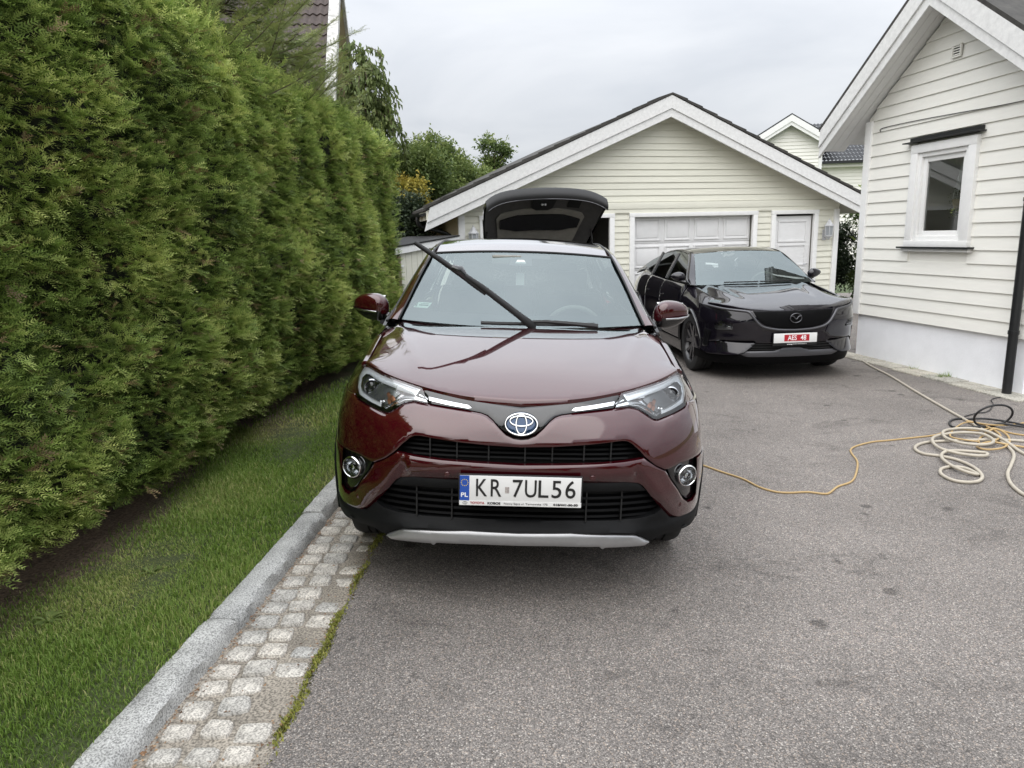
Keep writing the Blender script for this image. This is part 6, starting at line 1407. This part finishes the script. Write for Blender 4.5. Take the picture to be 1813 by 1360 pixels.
V, F = tubegeo([(.36+.18*math.cos(a), 1.85-.05*math.sin(a), 1.03+.17*math.sin(a)) for a in np.linspace(0, 6.283, 33)[:-1]], .016, 6, False, True); mk('steering_wheel', V, F, M['trimlight'], bc, 60)
for s in (1, -1):
    for y_ in (2.35, 3.2):
        st_ = bpy.data.objects.new('seat', None); COL.objects.link(st_); st_.parent = bc; st_.location = (s*.38, y_, -.06); box('seat_back', (0, .12, 1.02), (.48, .16, .50), M['trimlight'], st_, .05); box('headrest', (0, .17, 1.33), (.26, .10, .15), M['trimlight'], st_, .04)
for u0, u1 in ((-.55, .02), (.05, .62)):
    V, F = tubegeo([tuple(bws(u, .035)+np.array((0, -.014, .014))) for u in np.linspace(u0, u1, 9)], .009, 6); mk('wiper', V, F, M['matte_black'], bc, 60)

# ================================================================== dark car behind, tailgate up
dc = thing('reversed_car', 'dark car nosed into the open garage bay with its tailgate raised', 'car', (.44, 8.35, -.03), (0, 0, rad(9)))
# local: rear bumper at y=0, nose towards the garage (+y)
def dsec(y):     # half width, sill, belt, roof height, roof half width
    w = float(np.interp(y, [0, .15, .6, 3.6, 4.2, 4.55], [.80, .88, .91, .90, .84, .66])); bz = float(np.interp(y, [0, .5, 3.2, 4.2, 4.55], [.98, 1.02, 1.00, .88, .70]))
    return w, bz
b = MB(); ysx = [0, .12, .35, .6, 1.2, 2, 2.8, 3.3, 3.7, 4.1, 4.4, 4.55]; rows = []
for y in ysx:
    w, bz = dsec(y); rows.append([(-w*.88, y, .24), (-w, y, .42), (-w, y, .72), (-w*.965, y, bz), (w*.965, y, bz), (w, y, .72), (w, y, .42), (w*.88, y, .24)])
V = [p for r in rows for p in r]; F = []
for j in range(len(rows)-1):
    for i in range(8):
        if i == 3 and .3 < (ysx[j]+ysx[j+1])/2 < 3.25: continue
        k = (i+1) % 8; F.append((j*8+i, j*8+k, (j+1)*8+k, (j+1)*8+i))
F.append(tuple((len(rows)-1)*8+i for i in range(8)))
me = mesh('body', V, F, 30); fixn(me); mobj('body', me, M['blackpaint'], dc)
pr('rear_bumper', [(-.84, .26), (.84, .26), (.86, .45), (.84, .66), (-.84, .66), (-.86, .45)], -.06, .06, M['blackpaint'], dc, .02)
V, F = grid(lambda u, v: ((2*u-1)*(.62-.04*v), .75+2.15*v, 1.50+.07*math.sin(math.pi*(.15+.85*v)*.62)+.03*(1-(2*u-1)**2)), 13, 13); me = mesh('roof', *solid(V, F, (0, 0, -.05)), 40); fixn(me); mobj('roof', me, M['blackpaint'], dc)
V, F = grid(lambda u, v: ((2*u-1)*lerp(.58, .78, v), 2.88+.55*v, lerp(1.50, 1.0, v)), 9, 7); mk('windscreen', V, F, M['sideglass'], dc, 180)
for s in (1, -1):
    P = [(s*.84, .42, 1.0), (s*.78, .55, 1.28), (s*.64, .80, 1.50)]; V, F = tubegeo(P, [.06, .055, .05], 8); mk('rear_pillar', V, F, M['blackpaint'], dc, 60)
    V, F = tubegeo([(s*.80, 3.42, 1.0), (s*.62, 2.88, 1.50)], .045, 8); mk('front_pillar', V, F, M['blackpaint'], dc, 60)
    V, F = grid(lambda u, v: (s*lerp(.86, .63, v), lerp(.50+.28*v, 3.36-.45*v, u), lerp(1.0, 1.50, v)), 9, 5); mk('side_window', V, F, M['sideglass'], dc, 180)
    box('tail_lamp', (s*.80, .03, .86), (.14, .10, .22), M['taillight'], dc, .03)
    for cy in (.95, 3.75): wheel('wheel', dc, (s*.80, cy, .345), .345, .22, M['rimdark'], 5, s, 0)
box('boot_floor', (0, 1.3, .66), (1.5, 2.4, .05), M['trim'], dc); box('rear_seat_back', (0, 1.45, .95), (1.25, .14, .62), M['trim'], dc, .05)
# tailgate: hinge at the roof's rear edge, free end up and towards us
tg_ = bpy.data.objects.new('tailgate', None); COL.objects.link(tg_); tg_.parent = dc
H0 = np.array((0, .80, 1.54)); H1 = np.array((0, -.06, 2.13)); ax = (H1-H0); Lg = np.linalg.norm(ax); ax /= Lg; nn = np.array((0, ax[2], -ax[1])); nn = -nn if nn[2] < 0 else nn   # nn: outer side, up
def gw(t): return float(np.interp(t, [0, .25, .6, .9, 1.0], [.61, .66, .70, .715, .70]))
def gate(u, t, d=0.0):       # u -1..1 across, t hinge->free end, d towards the outside
    p = H0+ax*Lg*t+nn*(.055*math.sin(math.pi*min(1, t*.9))+.075*(1-u*u)*(.55+.45*t)+d-.10*abs(u)**6); return (u*gw(t), p[1], p[2])
V, F = grid(lambda a, c: gate(2*a-1, c, .05), 25, 17); Vi = [gate(2*a/24-1, c/16, -.0) for c in range(17) for a in range(25)]
n_ = len(V); Fo = [tuple(f) for f in F]
rim = [(i) for i in range(25)]+[25*j+24 for j in range(1, 17)]+[16*25+i for i in range(23, -1, -1)]+[25*j for j in range(15, 0, -1)]
V2 = V+Vi; F2 = Fo+[(rim[k], rim[(k+1) % len(rim)], rim[(k+1) % len(rim)]+n_, rim[k]+n_) for k in range(len(rim))]
me = mesh('outer_skin', V2, F2, 40); fixn(me); mobj('outer_skin', me, M['blackpaint'], tg_)
# lower edge band that curls over the free end
V, F = grid(lambda a, c: tuple(np.array(gate(2*a-1, 1.0, .055-.0*c))+np.array((0, -.055*math.sin(c*2.2), -.125*c+.0))), 25, 8); me = mesh('lower_edge', *solid(V, F, (0, .03, .0)), 50); fixn(me); mobj('lower_edge', me, M['matte_black'], tg_)
V, F = tubegeo([tuple(np.array(gate(u, 1.0, .055))+np.array((0, -.040, -.128))) for u in np.linspace(-.97, .97, 25)], .007, 6); mk('edge_seal', V, F, M['satin_grey'], tg_, 60)
def inner(pts, d, mat, nm, th=.015):
    V, F = patch(pts, lambda u, t: gate(u, t, d), .06, th, tuple(nn), .0); me = mesh(nm, V, F, 40); fixn(me); return mobj(nm, me, mat, tg_)
inner([(-.97, .02), (.97, .02), (.97, .97), (-.97, .97)], -.012, M['trim'], 'inner_trim')
inner([(-.76, .60), (-.70, .66), (-.3, .70), (.3, .70), (.70, .66), (.76, .60), (.72, .14), (.64, .08), (-.64, .08), (-.72, .14)], -.03, M['trimlight'], 'inner_liner')
inner([(-.70, .56), (-.4, .61), (.4, .61), (.70, .56), (.70, .42), (.4, .34), (-.4, .34), (-.70, .42)], -.05, M['gloss_black'], 'rear_window')
inner([(-.20, .92), (.20, .92), (.17, .74), (.10, .70), (-.10, .70), (-.17, .74)], -.05, M['matte_black'], 'latch_cover')
inner([(.42, .88), (.62, .88), (.62, .74), (.42, .74)], -.03, M['void'], 'grab_recess')
for u in (-.025, .025):
    c = np.array(gate(u, .83, -.062)); V, F = lathe([(.001, -.018), (.012, -.014), (.016, -.004), (.016, .02)], 14); mk('latch_lamp', [(v[0]+c[0], v[1]+c[1], v[2]+c[2]) for v in V], F, M['drl'], tg_, 60)
for s in (1, -1):
    V, F = tubegeo([gate(s*.93, .45, -.03), (s*.74, .55, 1.15)], .011, 8); mk('gas_strut', V, F, M['matte_black'], tg_, 60)
# ================================================================== hoses and cables on the drive
zc_ = lambda x, y: (1240+x*.316, 600+y*.316)
def ground_line(name, label, catg, pts, r, mat, lift=None, group=None):
    P = []
    for i, (x, y) in enumerate(pts):
        p = gpt(*zc_(x, y), r); P.append((p.x, p.y, gh(p.x)+r*.95+(lift[i] if lift else 0)))
    V, F = tubegeo(cat(P, 7), r, 8); o = mk(name, V, F, mat, None, 60)
    return prop(o, label, catg, group)
ground_line('extension_cable', 'orange-yellow cable winding from the SUV across the asphalt', 'cable',
    [(-120, 668), (5, 705), (120, 745), (240, 785), (330, 830), (420, 856), (500, 862), (600, 858), (690, 868), (725, 862), (770, 828), (845, 800), (872, 755), (880, 690), (850, 645), (842, 622), (870, 602), (960, 578), (1060, 568), (1200, 553), (1320, 538), (1400, 510), (1480, 508), (1560, 514), (1640, 500), (1740, 528), (1830, 542)], .0075, M['cable_y'])
ground_line('extension_cable', 'orange-yellow cable looped through the grey hose coil', 'cable',
    [(1830, 612), (1720, 600), (1620, 590), (1550, 604), (1600, 628), (1690, 624), (1732, 580), (1712, 540), (1640, 518), (1560, 568), (1590, 600), (1680, 560), (1620, 500), (1540, 478), (1490, 470)], .0085, M['cable_y'], [.004+.008*(i % 3) for i in range(15)])
ground_line('extension_cable', 'thin orange cable running over the black cable to the coil', 'cable', [(1840, 478), (1760, 492), (1680, 498), (1600, 492), (1520, 480), (1470, 486), (1420, 520), (1400, 560), (1480, 580), (1560, 590)], .007, M['cable_y'], [.022]*10)
ground_line('water_hose', 'grey hose stretched from the house corner past the cable coil', 'hose',
    [(840, 92), (890, 112), (960, 155), (1060, 205), (1200, 290), (1320, 360), (1470, 445), (1560, 495), (1660, 555), (1735, 615), (1757, 655), (1742, 705), (1722, 755), (1738, 808), (1790, 858), (1850, 890)], .0125, M['hose'])
ground_line('water_hose', 'pale grey hose lying in loose loops on the asphalt', 'hose',
    [(1850, 575), (1700, 566), (1560, 566), (1400, 571), (1270, 579), (1212, 598), (1206, 620), (1250, 643), (1340, 656), (1440, 678), (1530, 718), (1578, 765), (1560, 796), (1490, 803), (1410, 790), (1350, 757), (1352, 728), (1410, 716), (1490, 726), (1555, 760), (1480, 752), (1400, 716), (1350, 672), (1370, 642), (1440, 636), (1540, 642), (1602, 650), (1596, 664), (1520, 662), (1420, 650), (1340, 625), (1300, 590), (1310, 562), (1380, 545), (1480, 537), (1580, 553), (1638, 585), (1620, 608), (1540, 612), (1440, 598), (1370, 570), (1358, 543), (1400, 528), (1500, 522), (1600, 535), (1700, 580), (1790, 630), (1850, 660)], .0125, M['hose'], [.0]*20+[.014]*9+[.020]*6+[.030]*6+[.034]*3+[.03, .02, .0, .0][:4])
p0_ = gpt(*zc_(1640, 505)); ctr = aty(*zc_(1641, 432), p0_.y); rl = (ctr.z-p0_.z)
ring = [(ctr.x+.165*math.sin(a)*1.0, p0_.y+.05*math.cos(a), ctr.z-(rl-.008)*math.cos(a)*1.0) for a in np.linspace(-.2, 6.35, 34)]
def gl(x, y, d=0): p = gpt(*zc_(x, y)); return (p.x, p.y, gh(p.x)+.010+d)
P = cat([gl(1840, 508, .02), gl(1740, 492, .03), gl(1600, 466, .02), gl(1500, 455), gl(1430, 455), gl(1395, 472), gl(1412, 498), gl(1480, 508, .01), gl(1560, 512, .02)], 6)+ring
P2 = P+cat([ring[-1], gl(1680, 500, .03), gl(1840, 516, .02)], 6)[1:]
V, F = tubegeo(P2, .0095, 8); prop(mk('power_cable', V, F, M['cable_b'], None, 60), 'thick black cable with one loop standing upright over the coil', 'cable')
P = cat([gl(1480, 440), gl(1540, 424), gl(1610, 412), gl(1640, 372), gl(1630, 345), gl(1690, 330), gl(1780, 318), gl(1850, 322)], 6)
V, F = tubegeo(P, .005, 6); prop(mk('power_cable', V, F, M['cable_b'], None, 60), 'thin black wire lying between the coil and the downpipe', 'cable')
# tufts of grass along the paving strip
n = 0
for k, (px, py, lab) in enumerate(((1672, 670, 'tuft of grass growing at the paving strip by the plinth'), (1625, 655, 'small weed tuft in the paving joint by the house'))):
    q = gpt(px, py); r = np.random.default_rng(70+k); m_ = 90 if k == 0 else 50; a = r.uniform(0, 6.283, m_); h = r.uniform(.03, .10, m_); x = r.normal(0, .06, m_); y = r.normal(0, .025, m_); w = .004
    V = np.stack([np.stack([x-np.sin(a)*w, y+np.cos(a)*w, np.zeros(m_)], 1), np.stack([x+np.sin(a)*w, y-np.cos(a)*w, np.zeros(m_)], 1), np.stack([x+np.cos(a)*h*.7, y+np.sin(a)*h*.7, h], 1)], 1).reshape(-1, 3)
    o = bigmesh('grass_tuft', V, np.arange(m_*3).reshape(-1, 3), M['grass'], None, np.repeat(np.clip(r.normal(.45, .15, m_), 0, 1), 3)); o.location = (q.x, q.y, q.z-.003); prop(o, lab, 'grass')

# ---- every painted or glazed car panel faces outwards
def face_out(root, cen):
    todo = list(root.children)
    while todo:
        o = todo.pop(); todo += list(o.children)
        if o.type != 'MESH' or not o.data.materials or o.data.materials[0] not in (M['red'], M['blackpaint'], M['windscreen'], M['sideglass'], M['lens'], M['gloss_black']): continue
        off = Vector((0, 0, 0)); q = o
        while q is not root: off += q.location; q = q.parent
        c = (cen if q is root and off.length < .01 else off)-off
        s_ = sum(((p.center-c).dot(p.normal)*p.area) for p in o.data.polygons)
        if s_ < 0: o.data.flip_normals()
face_out(suv, Vector((0, 2.2, .75))); face_out(bc, Vector((0, 2.4, .7))); face_out(dc, Vector((0, 2.2, .8)))
